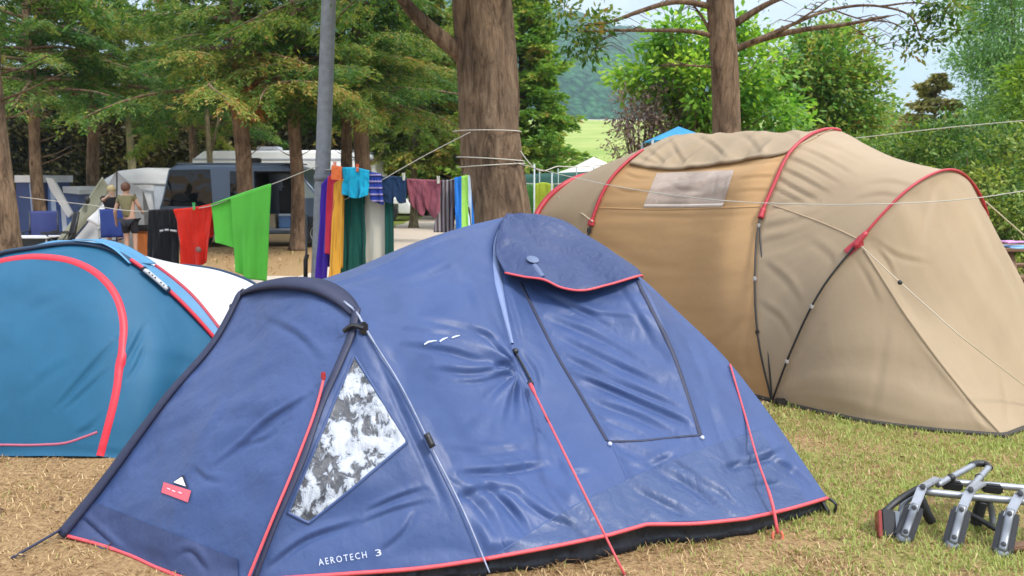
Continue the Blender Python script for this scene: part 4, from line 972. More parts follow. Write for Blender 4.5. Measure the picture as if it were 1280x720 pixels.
    # second near tree: bare limbs right of the big one
    base = V((907 - 640) / F * 11.2, 11.0, 0)
    t = thing('conifer_tree', 'reddish trunk with long bare branches rising behind the tan tent roof', 'tree', base, G)
    tm = trunk_mb(np.array([base, at(908, 250, 11), at(907, 120, 11), at(903, 40, 11), at(899, -30, 11), at(897, -160, 11), at(895, -330, 11)]), [.26, .21, .185, .18, .17, .12, .05], 18, .10, 93)
    bare = [([(893, 45, 11), (870, 40, 10.9), (820, 38, 10.7), (770, 38, 10.5), (722, 40, 10.3)], .035),
            ([(890, 8, 11), (850, 2, 10.9), (800, 14, 10.7), (760, 28, 10.6), (730, 32, 10.5)], .045),
            ([(895, 85, 11), (868, 82, 10.9), (825, 82, 10.8)], .016),
            ([(893, 50, 11), (880, 25, 11), (862, 0, 11)], .03),
            ([(918, 62, 11), (950, 50, 10.8), (1000, 38, 10.6), (1060, 30, 10.4), (1112, 20, 10.2)], .05),
            ([(918, 30, 11), (960, 5, 10.9), (1010, -15, 10.8)], .055),
            ([(940, 52, 10.8), (985, 33, 10.8), (1040, 12, 10.8), (1100, 8, 10.7), (1140, 22, 10.6), (1152, 50, 10.6)], .028),
            ([(960, 48, 10.7), (1000, 25, 10.5), (1035, 0, 10.4)], .025),
            ([(1040, 12, 10.8), (1080, 25, 10.7), (1120, 30, 10.6), (1140, 45, 10.6)], .012),
            ([(1100, 8, 10.7), (1150, 4, 10.6), (1185, 15, 10.5), (1195, 40, 10.5)], .014),
            ([(1060, 30, 10.4), (1090, 50, 10.4), (1105, 62, 10.4)], .007),
            ([(770, 38, 10.5), (750, 52, 10.5), (742, 62, 10.4)], .008)]
    tips = []
    for L, r in bare:
        P = A(*L); trunk_mb(P, [r, r * .7, r * .3], 7, .08, 3, 0, tm); tips.append(resample(P, 30))
        g = np.random.default_rng(int(L[0][0]) + len(L))
        Q = resample(P, 14)
        for q in Q[4:]:
            a = g.uniform(0, 6.28); l = g.uniform(.15, .5)
            tm.tube(np.array([q, q + l * .5 * V(math.cos(a), .4 * math.sin(a), .2), q + l * V(math.cos(a), .4 * math.sin(a), -.15)]), [.008, .005, .003], 4)
    tm.build('trunk', BARK_R, t)
    parts = []
    for k, (u, vv, Y, r_, n_) in enumerate([(720, 44, 10.3, .28, 5), (742, 30, 10.4, .3, 6), (700, 24, 10.4, .35, 7), (735, 60, 10.4, .15, 3), (1142, 36, 10.6, .13, 3), (1152, 55, 10.6, .12, 3), (1136, 66, 10.6, .05, 1), (1185, 12, 10.5, .25, 6), (1196, 38, 10.5, .18, 4), (1165, 3, 10.5, .2, 4)]):
        parts.append(blob_crown(200 + k, at(u, vv, Y), (r_, r_, r_ * .7), n_, 34, .09, .10, .45)[:3])
    v, f, T, mb = spray_crown(142, 4.35, 9.0, 2.5, 34, 26, 28, .075, el0=.2, droop=.22, width=.24)
    vs = [v + base]; fs = [f]; Ts = [T]; n0 = len(v)
    for a, b, c in parts:
        vs.append(a); fs.append(b + n0); Ts.append(c); n0 += len(a)
    make_obj('crown', np.vstack(vs), np.vstack(fs), LM('cypress_sprays', CONIF, trans=.4), t, smooth=False, tint=np.concatenate(Ts))
    # ---- dense pyramid conifer right of the big trunk, yellow-green one left of it
    base = V(.30, 26, 0)
    v, f, T, mb = spray_crown(150, .5, 8.4, 2.0, 230, 20, 15, .20, el0=.85, droop=.35, width=.34, inner=.3, flat=1.6)
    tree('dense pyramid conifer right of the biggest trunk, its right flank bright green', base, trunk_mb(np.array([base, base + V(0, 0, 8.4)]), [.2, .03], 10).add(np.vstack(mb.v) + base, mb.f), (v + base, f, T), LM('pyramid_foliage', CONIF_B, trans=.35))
    base = V(-3.3, 27, 0)
    v, f, T, mb = spray_crown(151, 1.9, 8.0, 2.0, 150, 18, 15, .19, el0=.5, droop=.55, shape='oval', inner=.3, flat=1.4)
    tree('yellow-green feathery tree between the close pair of trunks and the biggest trunk', base, trunk_mb(np.array([base, base + V(.1, 0, 7.5)]), [.14, .03], 10).add(np.vstack(mb.v) + base, mb.f), (v + base, f, T), LM('yellow_green_foliage', YELG, trans=.4), BARK_G, name='feathery_tree')
    base = V(-2.1, 33, 0)
    v, f, T, mb = spray_crown(152, 1.0, 8.5, 2.5, 150, 18, 13, .24, el0=.6, droop=.45, inner=.3, flat=1.6)
    tree('mid green conifer showing just left of the biggest trunk', base, trunk_mb(np.array([base, base + V(0, 0, 8)]), [.16, .03], 10).add(np.vstack(mb.v) + base, mb.f), (v + base, f, T), LM('pyramid_foliage', CONIF_B, trans=.35))
    # ---- broadleaf trees on the right
    def broad(label, base, blobs, lm, leaf, width, nlf, bark=BARK_G, name='broadleaf_tree', clr=.22, tr=.1):
        t = thing(name, label, 'tree', base)
        tm = trunk_mb(np.array([base, base + V(.03, 0, blobs[0][0][2] * .55), np.array(blobs[0][0])]), [tr, tr * .8, tr * .35], 10, .08, 3)
        vs, fs, Ts, n0 = [], [], [], 0
        for k, (c, rad, ncl) in enumerate(blobs):
            v, f, T, C = blob_crown(int(300 + base[0] * 10 + k), c, rad, ncl, nlf, clr, leaf, width)
            vs.append(v); fs.append(f + n0); Ts.append(T); n0 += len(v)
            g = np.random.default_rng(k); o = base + V(0, 0, blobs[0][0][2] * .5)
            for q in C[g.choice(len(C), min(9, len(C)), replace=False)]:
                m_ = (o + q) / 2 + V(0, 0, .12); tm.tube(resample([o, m_, q], 7), np.linspace(tr * .4, .008, 7), 5)
        tm.build('trunk', bark, t)
        make_obj('crown', np.vstack(vs), np.vstack(fs), lm, t, smooth=False, tint=np.concatenate(Ts)); return t
    bl = LM('broad_leaves', BROAD, trans=.5, rough=.4)
    broad('bright green large-leaved tree behind the tan tent roof and the bare reddish trunk', V(3.3, 15, 0), [((3.55, 15, 3.2), (.95, 1.0, .8), 75), ((2.55, 15.2, 3.5), (.6, .5, .38), 22), ((2.25, 15.1, 3.35), (.3, .4, .2), 6), ((3.05, 15, 4.15), (.65, .5, .35), 26), ((4.3, 15.3, 3.5), (.8, .8, .75), 50), ((4.75, 15.2, 2.8), (.6, .7, .6), 34), ((3.9, 15.1, 4.25), (.5, .5, .3), 15)], bl, .15, .52, 44, clr=.17)
    broad('rounded oak-like tree with rusty tinted side, right of the bare reddish trunk', V(7.4, 19, 0), [((7.25, 19, 3.9), (1.15, 1.1, 1.35), 170), ((6.5, 19, 4.2), (.8, .7, 1.0), 70), ((7.95, 19, 3.4), (.75, .7, 1.0), 80), ((7.4, 19, 2.6), (1.3, .9, .8), 80)], LM('oak_leaves', OAK, trans=.45), .14, .55, 42, clr=.19)
    broad('tall grey-green willow filling the upper right corner', V(13.6, 22, 0), [((13.8, 22, 6.2), (1.8, 1.6, 2.8), 330), ((12.85, 22, 3.9), (1.15, 1.1, 1.6), 150), ((14.2, 22.3, 3.4), (1.6, 1.2, 1.7), 150), ((13.0, 22, 5.9), (.95, .9, 1.6), 130)], LM('willow_leaves', WILL, trans=.5), .13, .34, 58, clr=.26, name='willow_tree')
    broad('lime green bush-like tree at the right edge in front of the willow', V(11.4, 17.5, 0), [((11.5, 17.5, 3.3), (.95, .9, 1.15), 120), ((11.3, 17.5, 2.3), (.9, .8, .9), 80)], LM('lime_leaves', [(0, (.05, .12, .015)), (.5, (.16, .27, .03)), (1, (.34, .42, .06))], trans=.42), .15, .5, 30, clr=.18)
    broad('purple-brown plum tree behind the tan tent, against the hill', V(2.28, 14.6, 0), [((2.28, 14.6, 2.35), (.50, .45, .62), 60), ((2.05, 14.6, 2.85), (.26, .3, .42), 18), ((2.62, 14.6, 2.85), (.24, .3, .45), 16)], LM('plum_leaves', PLUM, trans=.4), .085, .5, 30, BARK, name='plum_tree', clr=.13, tr=.05)
    base = V(11.6, 22.4, 0)
    v, f, T, mb = spray_crown(160, 1.5, 4.35, 1.25, 60, 12, 9, .20, el0=.6, droop=.3, inner=.25, flat=1.6)
    tree('small brownish cypress tip above the leafy hedge, in the gap of sky', base, trunk_mb(np.array([base, base + V(0, 0, 4.1)]), [.1, .02], 8).add(np.vstack(mb.v) + base, mb.f), (v + base, f, T), LM('brown_cypress', [(0, (.16, .17, .06)), (.5, (.36, .33, .12)), (1, (.50, .38, .18))], trans=.35))
    # ---- shrub row on the right
    G2 = 'shrubs forming the leafy screen behind the tan tent'
    lab = ['leafy shrub behind the top of the tan tent, leftmost of the screen', 'leafy shrub above the slope of the tan tent roof', 'dense shrub right above the red arch of the tan tent', 'dark based shrub behind the right shoulder of the tan tent', 'tall yellow-green shrub at the right edge behind the picnic table', 'shrub beyond the oak-like tree foot', 'low shrub beneath the small cypress tip']
    spots = [(1010, 15.0, 1.15, 2.25), (1075, 14.6, 1.1, 2.35), (1140, 14.2, 1.15, 2.45), (1205, 13.6, 1.2, 2.55), (1265, 13.0, 1.15, 2.65), (1100, 16.5, 1.0, 2.55), (1180, 16.2, 1.1, 2.65)]
    for k, ((u, Y, r, h), lb) in enumerate(zip(spots, lab)):
        b = V((u - 640) / F * (Y + .2), Y, 0); t = thing('shrub', lb, 'shrub', b, G2)
        v, f, T, C = blob_crown(400 + k, b + V(0, 0, h * .5), (r, r * .8, h * .52), 150, 52, .15, .095, .5, shell=.5, tshift=(.0, -.1, .06, -.14, .22, -.05, -.12)[k])
        tm = MB(); g = np.random.default_rng(k)
        for q in C[g.choice(len(C), 10)]: tm.tube(resample([b + V(*(g.normal(0, .08, 2)), 0), (b + q) / 2 + V(0, 0, .2), q], 6), np.linspace(.03, .006, 6), 5)
        tm.build('stems', BARK, t); make_obj('foliage', v, f, LM('laurel_leaves', LAUR, trans=.35, rough=.4), t, smooth=False, tint=T)
    for k, (u, Y, r, h, lb) in enumerate([(700, 42, 1.1, 2.4, 'small light green bush at the foot of the pyramid conifer'), (722, 46, 1.1, 2.0, 'light green bush before the meadow, beside the white pavilion'), (754, 55, 1.1, 2.6, 'yellow-green bush left of the plum tree, before the meadow'), (770, 50, 1.3, 2.6, 'low bush under the plum tree')]):
        b = V((u - 640) / F * (Y + .2), Y, 0); t = thing('shrub', lb, 'shrub', b)
        v, f, T, C = blob_crown(450 + k, b + V(0, 0, h * .5), (r, r, h * .5), 60, 30, .22, .24, .55, tshift=.15)
        tm = MB(); tm.tube([b, b + V(0, 0, h * .5)], [.06, .03], 6); tm.build('stems', BARK, t); make_obj('foliage', v, f, LM('laurel_leaves', LAUR), t, smooth=False, tint=T)
    # ---- tall dark hedge across the back on the left
    g = np.random.default_rng(9); n = 50000
    hd = thing('hedge', 'tall dark clipped conifer hedge behind the tents, van and caravan', 'hedge', (-13, 37, 0))
    x = g.uniform(-40, .5, n); z = 5.3 * g.random(n) ** .9; y = 36.4 + .5 * noise(x * .7, z * .7, 0, 5) - .35 * (z / 7) + g.normal(0, .16, n)
    P = np.stack([x, y, z], 1)
    D = unit(g.normal(0, .5, (n, 3)) + V(0, -.7, .1)); S = unit(np.cross(D, unit(g.normal(0, 1, (n, 3)))))
    v, f = leaf_quads(P, D, S, g.uniform(.18, .38, n), .14)
    T = np.clip(.42 + .34 * noise(x * .5, z * .8, 0, 8) + g.normal(0, .16, n), 0, 1)
    make_obj('foliage', v, f, LM('dark_hedge', HEDGE_D, trans=.15), hd, smooth=False, tint=T)
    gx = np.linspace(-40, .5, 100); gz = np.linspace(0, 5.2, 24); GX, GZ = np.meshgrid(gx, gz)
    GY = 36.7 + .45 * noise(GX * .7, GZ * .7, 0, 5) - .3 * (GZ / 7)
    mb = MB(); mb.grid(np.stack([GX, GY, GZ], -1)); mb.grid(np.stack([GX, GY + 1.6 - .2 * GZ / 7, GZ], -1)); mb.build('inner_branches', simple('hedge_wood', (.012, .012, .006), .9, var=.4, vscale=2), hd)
def grass_patch():
    g = np.random.default_rng(77)
    def greenness(x, y):
        base = .55 * fbm(x * 1.1, y * 1.1, 0, 4, 31) + .40 * noise(x * 3.1, y * 3.1, 0, 33) + .05
        right = np.clip((x - .6) / 1.6, -.5, 1) * .32
        near_tan = np.exp(-((y - 5.0) / .5) ** 2) * np.clip((x - 1.0), 0, 1) * .28
        return base + right + near_tan - .12 * np.exp(-((x - 1.3) ** 2 + (y - 3.0) ** 2) / .5) - .18 * (x < -1)
    vs, fs, ts, n0 = [], [], [], 0
    # density falls with distance from the camera
    for (n, x0, x1, y0, y1, h, w) in ((46000, -3.4, .2, 2.5, 5.2, .024, .0045), (110000, .0, 4.2, 2.4, 5.6, .028, .0045), (26000, -8, 6, 5.2, 9.5, .05, .010), (16000, -13, 10, 9.5, 19, .06, .02)):
        x = g.uniform(x0, x1, n); y = y0 + (y1 - y0) * g.random(n) ** 1.15
        gr = greenness(x, y); dn = noise(x * 5, y * 5, 0, 41) + .5 * noise(x * 14, y * 14, 0, 43)
        k = (g.random(n) < np.clip(.55 + .5 * dn + .35 * gr, .06, 1)) & ~((x > -.35 + .0) & (x < 1.2) & (y > 3.6 + .25 * x) & (y < 5.5))
        if y0 > 9: k &= ~((x > -4) & (x < -.5))
        x, y, gr = x[k], y[k], gr[k]; m = len(x)
        isg = (g.random(m) < np.clip(.24 + gr * 1.6, .02, .95))
        a = g.uniform(0, 2 * math.pi, m); lean = np.where(isg, g.uniform(.25, 1.1, m), g.uniform(.7, 1.5, m))
        L = h * g.uniform(.5, 1.5, m) * np.where(isg, 1.0, 1.25)
        D = np.stack([np.cos(a) * np.sin(lean), np.sin(a) * np.sin(lean), np.cos(lean)], 1)
        S = np.stack([-np.sin(a), np.cos(a), 0 * a], 1); b = np.stack([x, y, 0 * x + .001], 1)
        mid = b + D * (L * .55)[:, None] + V(0, 0, 1) * (L * .10)[:, None]; tip = b + D * L[:, None] - V(0, 0, 1) * (L * .08 * lean)[:, None]
        tip[:, 2] = np.maximum(tip[:, 2], .003)
        ww = (w * g.uniform(.6, 1.4, m))[:, None]
        v = np.stack([b - S * ww * .5, b + S * ww * .5, mid + S * ww * .4, tip, mid - S * ww * .4], 1).reshape(-1, 3)
        i = np.arange(m)[:, None] * 5
        f = np.concatenate([np.concatenate([i, i + 1, i + 2, i + 4], 1), np.concatenate([i + 4, i + 2, i + 3, i + 3], 1)])
        vs.append(v); fs.append(np.concatenate([i, i + 1, i + 2, i + 4], 1) + n0); fs.append(np.concatenate([i + 4, i + 2, i + 3], 1) + n0)
        t = np.where(isg, g.uniform(.55, 1, m), g.uniform(0, .48, m)); ts += [t, t]; n0 += len(v)
    F4 = np.concatenate([q for q in fs if q.shape[1] == 4]); F3 = np.concatenate([q for q in fs if q.shape[1] == 3])
    T4 = np.concatenate(ts[0::2]); T3 = np.concatenate(ts[1::2])
    Vv = np.vstack(vs)
    # triangles only, so one index array
    tri = np.concatenate([F4[:, [0, 1, 2]], F4[:, [0, 2, 3]], F3]); tt = np.concatenate([T4, T4, T3])
    m = leafmat('dry_and_green_grass', [(0, (.22, .122, .058)), (.25, (.38, .24, .115)), (.46, (.60, .44, .24)), (.54, (.40, .37, .13)), (.75, (.25, .31, .070)), (1, (.36, .41, .11))], trans=.25, rough=.6)
    o = make_obj('grass', Vv, tri, m, smooth=False, tint=tt); tag(o, kind='stuff')
    # dry leaves and bits of twig trodden into the turf
    n = 2600; x = g.uniform(-3.6, 4.4, n); y = 2.4 + 4.2 * g.random(n); a = g.uniform(0, 6.28, n)
    k = ~((x > -1.9) & (x < 1.5) & (y > 3.5) & (y < 6)); x, y, a = x[k], y[k], a[k]; n = len(x)
    D = unit(np.stack([np.cos(a), np.sin(a), g.normal(.1, .25, n)], 1)); S = unit(np.stack([-np.sin(a), np.cos(a), g.normal(0, .4, n)], 1))
    tw = g.random(n) < .45; v, f = leaf_quads(np.stack([x, y, g.uniform(.008, .022, n)], 1), D, S, np.where(tw, g.uniform(.03, .10, n), g.uniform(.02, .045, n)), np.where(tw, .004, g.uniform(.010, .022, n)))
    m = leafmat('dry_leaf_litter', [(0, (.06, .035, .02)), (.5, (.22, .12, .055)), (1, (.42, .29, .16))], trans=.1, rough=.8)
    tag(make_obj('leaves', v, f, m, smooth=False, tint=g.random(n)), kind='stuff')
def ground():
    xs = np.r_[-1500, -600, -250, np.linspace(-120, 120, 61), 250, 600, 1500]; ys = np.r_[-400, -100, -30, np.linspace(-8, 60, 69), np.linspace(64, 200, 35), 260, 400, 800, 2500]
    X, Y = np.meshgrid(xs, ys)
    t = np.clip((Y - 48) / 190, 0, 1); Z = 21 * (t ** 1.15) * np.clip((Y - 48) / 20, 0, 1) ** .5
    Z = Z + np.clip(Y - 50, 0, 1) * .5 * noise(X * .02, Y * .02, 0, 3)
    m, nt, out = _nt('dry_turf'); tc = nt.nodes.new('ShaderNodeTexCoord'); geo = nt.nodes.new('ShaderNodeNewGeometry')
    pos = geo.outputs['Position']
    p = N(nt, 'ShaderNodeBsdfPrincipled', Roughness=.95); p.inputs['Specular IOR Level'].default_value = .15
    fine = mnoise(nt, pos, 42, 8, .75); med = mnoise(nt, pos, 2.4, 7, .65); big = mnoise(nt, pos, .55, 4, .5)
    straw = ramp(nt, fine, [(.28, (.10, .058, .030)), (.43, (.27, .165, .082)), (.58, (.43, .285, .14)), (.78, (.58, .43, .23))]).outputs[0]
    grn = ramp(nt, fine, [(.28, (.075, .085, .024)), (.5, (.21, .235, .055)), (.72, (.38, .38, .11))]).outputs[0]
    sx = N(nt, 'ShaderNodeSeparateXYZ'); lk(nt, pos, sx.inputs[0])
    mr = N(nt, 'ShaderNodeMapRange'); lk(nt, sx.outputs[0], mr.inputs['Value'])
    for a, b in (('From Min', -1.0), ('From Max', 3.2), ('To Min', -.14), ('To Max', .08)): mr.inputs[a].default_value = b
    ad = N(nt, 'ShaderNodeMath', operation='ADD'); lk(nt, med, ad.inputs[0]); lk(nt, mr.outputs[0], ad.inputs[1])
    fac = ramp(nt, ad.outputs[0], [(.47, (0, 0, 0)), (.66, (1, 1, 1))]).outputs[0]
    near = mixc(nt, fac, straw, grn)
    # the bright meadow on the rise
    mrY = N(nt, 'ShaderNodeMapRange'); lk(nt, sx.outputs[1], mrY.inputs['Value'])
    mrY.inputs['From Min'].default_value = 44; mrY.inputs['From Max'].default_value = 58
    mead = ramp(nt, mnoise(nt, pos, .09, 4), [(.35, (.19, .26, .055)), (.62, (.29, .33, .10))]).outputs[0]
    mrL = N(nt, 'ShaderNodeMapRange'); lk(nt, sx.outputs[1], mrL.inputs['Value']); mrL.inputs['From Min'].default_value = 23; mrL.inputs['From Max'].default_value = 26; mrL.inputs['To Max'].default_value = .85
    near = mixc(nt, mrL.outputs[0], near, ramp(nt, fine, [(.3, (.15, .20, .03)), (.7, (.33, .40, .07))]).outputs[0])
    c = mixc(nt, mrY.outputs[0], near, mead)
    lk(nt, c, p.inputs['Base Color'])
    nb = bump(nt, fine, .8, .03); nb = bump(nt, med, .5, .06, nb); lk(nt, nb, p.inputs['Normal'])
    lk(nt, p.outputs[0], out.inputs[0])
    mb = MB(); mb.grid(np.stack([X, Y, Z], -1)); tag(mb.build('ground', m), kind='structure')
    # pale path: runs away between the pitches, with an arm to the left
    m, nt, out = _nt('pale_gravel'); geo = nt.nodes.new('ShaderNodeNewGeometry'); p = N(nt, 'ShaderNodeBsdfPrincipled', Roughness=.95)
    c = ramp(nt, mnoise(nt, geo.outputs['Position'], 9, 8, .7), [(.3, (.40, .32, .25)), (.7, (.58, .49, .40))]).outputs[0]
    lk(nt, c, p.inputs['Base Color']); lk(nt, p.outputs[0], out.inputs[0])
    L = [(-4.3, 9.6), (-3.8, 11.5), (-3.5, 13.4), (-4.0, 20), (-4.05, 27), (-3.8, 38), (-3.4, 46)]; R_ = [(-1.2, 9.6), (-1.0, 11.5), (-1.0, 14), (-1.2, 20), (-1.3, 27), (-1.4, 38), (-1.6, 46)]
    l = resample([(a, b, .004) for a, b in L], 60); r = resample([(a, b, .004) for a, b in R_], 60)
    l[:, 0] += .08 * noise(l[:, 1] * 1.5, 0, 0, 2); r[:, 0] += .08 * noise(r[:, 1] * 1.5, 3, 0, 2)
    mb = MB(); mb.grid(np.stack([l, r], 1))
    a = resample([(-22, 11.3, .004), (-12, 10.8, .004), (-6, 10.0, .004), (-4.3, 9.7, .004)], 40); b = resample([(-22, 13.9, .004), (-12, 13.6, .004), (-6, 13.3, .004), (-3.6, 13.3, .004)], 40)
    b[:, 1] += .08 * noise(b[:, 0] * 1.5, 0, 0, 7); mb2 = MB(); mb2.grid(np.stack([a, b], 1) - V(0, 0, .0015))
    tag(mb.build('path', m), kind='structure'); tag(mb2.build('path', m), kind='structure')
def hill():
    u = np.linspace(200, 1500, 220); ridge_v = np.interp(u, [200, 400, 560, 640, 700, 740, 780, 850, 900, 1000, 1100, 1200, 1320, 1500], [40, 5, -25, -12, 8, 22, 34, 58, 78, 112, 142, 166, 178, 190])
    rows = []
    for k in np.linspace(0, 1, 110):
        Y = 430 + 450 * k
        pz = np.array([at(a, b, 880)[2] for a, b in zip(u, ridge_v)]); X = (u - 640) / F * Y * 1.0
        Z = 12 + (pz - 12) * (k ** .85)
        rows.append(np.stack([X, np.full_like(X, Y), Z], 1))
    for d_ in (60, 200, 420): rows.append(rows[109] + V(0, d_, -d_ * .35))
    G = np.array(rows)
    z = 6.0 * fbm(G[..., 0] * .012, G[..., 1] * .012, 0, 3, 5) + 3.2 * noise(G[..., 0] * .12, G[..., 1] * .10, 0, 8) + 2.0 * noise(G[..., 0] * .3, G[..., 1] * .25, 0, 9)
    G[..., 2] += z * np.clip(np.arange(113) / 20, 0, 1)[:, None]
    m, nt, out = _nt('wooded_hillside'); geo = nt.nodes.new('ShaderNodeNewGeometry'); pos = geo.outputs['Position']; p = N(nt, 'ShaderNodeBsdfPrincipled', Roughness=.9)
    p.inputs['Specular IOR Level'].default_value = .1
    vo = N(nt, 'ShaderNodeTexVoronoi', Scale=.16); lk(nt, pos, vo.inputs['Vector'])
    a = mnoise(nt, pos, .05, 6, .7)
    c1 = ramp(nt, vo.outputs['Distance'], [(.1, (.040, .135, .060)), (.7, (.006, .036, .024))]).outputs[0]
    c = mixc(nt, .6, c1, ramp(nt, a, [(.35, (.45, .6, .5)), (.65, (1.4, 1.35, 1.1))]).outputs[0], 'MULTIPLY')
    lk(nt, c, p.inputs['Base Color']); lk(nt, bump(nt, vo.outputs['Distance'], 1.0, -5.0), p.inputs['Normal']); lk(nt, p.outputs[0], out.inputs[0])
    mb = MB(); mb.grid(G); tag(mb.build('hill', m), kind='structure')
def far_wood():
    g = np.random.default_rng(5); vs, fs, ts, n0 = [], [], [], 0
    for k, x in enumerate(np.linspace(15.5, 66, 20)):
        h = 5.0 + 2.5 * g.random(); v, f, T, C = blob_crown(600 + k, (x + g.normal() * .6, 68 + g.normal() * 2, h * .5 + .6), (2.4, 2, h * .55), 70, 22, .5, .55, .55)
        vs.append(v); fs.append(f + n0); ts.append(T); n0 += len(v)
    tag(make_obj('woods', np.vstack(vs), np.vstack(fs), LM('laurel_leaves', LAUR), smooth=False, tint=np.concatenate(ts)), kind='stuff')
def haze():
    m = bpy.data.materials.new('haze'); m.use_nodes = True; nt = m.node_tree; nt.nodes.clear(); out = nt.nodes.new('ShaderNodeOutputMaterial')
    v = N(nt, 'ShaderNodeVolumePrincipled', Density=HAZE); v.inputs['Color'].default_value = (.70, .90, 1, 1); v.inputs['Anisotropy'].default_value = .2
    lk(nt, v.outputs[0], out.inputs['Volume'])
    mb = MB(); mb.box((0, 1000, 199), (4000, 4000, 404)); o = mb.build('haze', m, smooth=False); tag(o, kind='stuff'); o.display_type = 'WIRE'
HAZE = .0004
# ================================================================== everything else
def prism(mb, pts, ext):
    mb.hard = True
    p = np.asarray(pts, float); n = len(p); e = np.asarray(ext, float)
    return mb.add(np.vstack([p, p + e]), [tuple(range(n))[::-1], tuple(range(n, 2 * n))] + [(i, (i + 1) % n, n + (i + 1) % n, n + i) for i in range(n)])
def cloth(name, label, cat, tops, bottoms, Y, mat, group=None, folds=5, amp=.025, back=.7, seed=0, nu=46, nv=44, Y2=None):
    """a sheet hung over a line: front drop, rounded fold, shorter back drop"""
    T = resample(A(*[(a, b, Y if Y2 is None else Y + (Y2 - Y) * k / max(1, len(tops) - 1)) for k, (a, b) in enumerate(tops)]), nu)
    B = resample(A(*[(a, b, (Y if Y2 is None else Y + (Y2 - Y) * k / max(1, len(bottoms) - 1)) - .03) for k, (a, b) in enumerate(bottoms)]), nu)
    s = np.linspace(0, 1, nu)[None]; t = np.linspace(0, 1, nv)[:, None]
    g = T[None] * (1 - t)[..., None] + B[None] * t[..., None]
    w = amp * (t ** .7) * (noise(s * folds + .3 * t + seed, t * .8, 0, seed) + .5 * noise(s * folds * 2.1 + seed, t * 1.2, 0, seed + 4)) + .25 * amp * noise(s * folds * 3, t * 5, 0, seed + 8)
    f = g.copy(); f[..., 1] += w * 1.6 - .012; f[..., 0] += w * .35
    bk = g.copy()[: int(nv * back)]; wb = w[: int(nv * back)]
    bk[..., 1] += .03 + .05 * t[: int(nv * back)] - wb * .8
    topc = T.copy(); topc[:, 2] += .012
    full = np.concatenate([bk[::-1], topc[None], f])
    mb = MB(); mb.grid(full); o = mb.build(name, mat, thick=.005); return tag(o, label, cat, group)
def stripes(name, cols, scale, rough=.85, axis=0):
    m, nt, out = _nt(name); tc = nt.nodes.new('ShaderNodeTexCoord'); sx = N(nt, 'ShaderNodeSeparateXYZ'); lk(nt, tc.outputs['Object'], sx.inputs[0])
    a = N(nt, 'ShaderNodeMath', operation='MULTIPLY'); lk(nt, sx.outputs[axis], a.inputs[0]); a.inputs[1].default_value = scale
    b = N(nt, 'ShaderNodeMath', operation='FRACT'); lk(nt, a.outputs[0], b.inputs[0])
    r = ramp(nt, b.outputs[0], [(i / len(cols), c) for i, c in enumerate(cols)], 'CONSTANT')
    p = N(nt, 'ShaderNodeBsdfPrincipled', Roughness=rough); p.inputs['Specular IOR Level'].default_value = .2; lk(nt, r.outputs[0], p.inputs['Base Color'])
    lk(nt, bump(nt, mnoise(nt, tc.outputs['Object'], 60, 3), .3, .005), p.inputs['Normal'])
    lk(nt, p.outputs[0], out.inputs[0]); return m
def towelmat(name, c, trans=.12):
    return fabric(name, c, rough=.9, trans=trans, spec=.15, wr=.25, crinkle=.35, wscale=10, stretch=(1.5, 1.5, .3), sheen=.2)
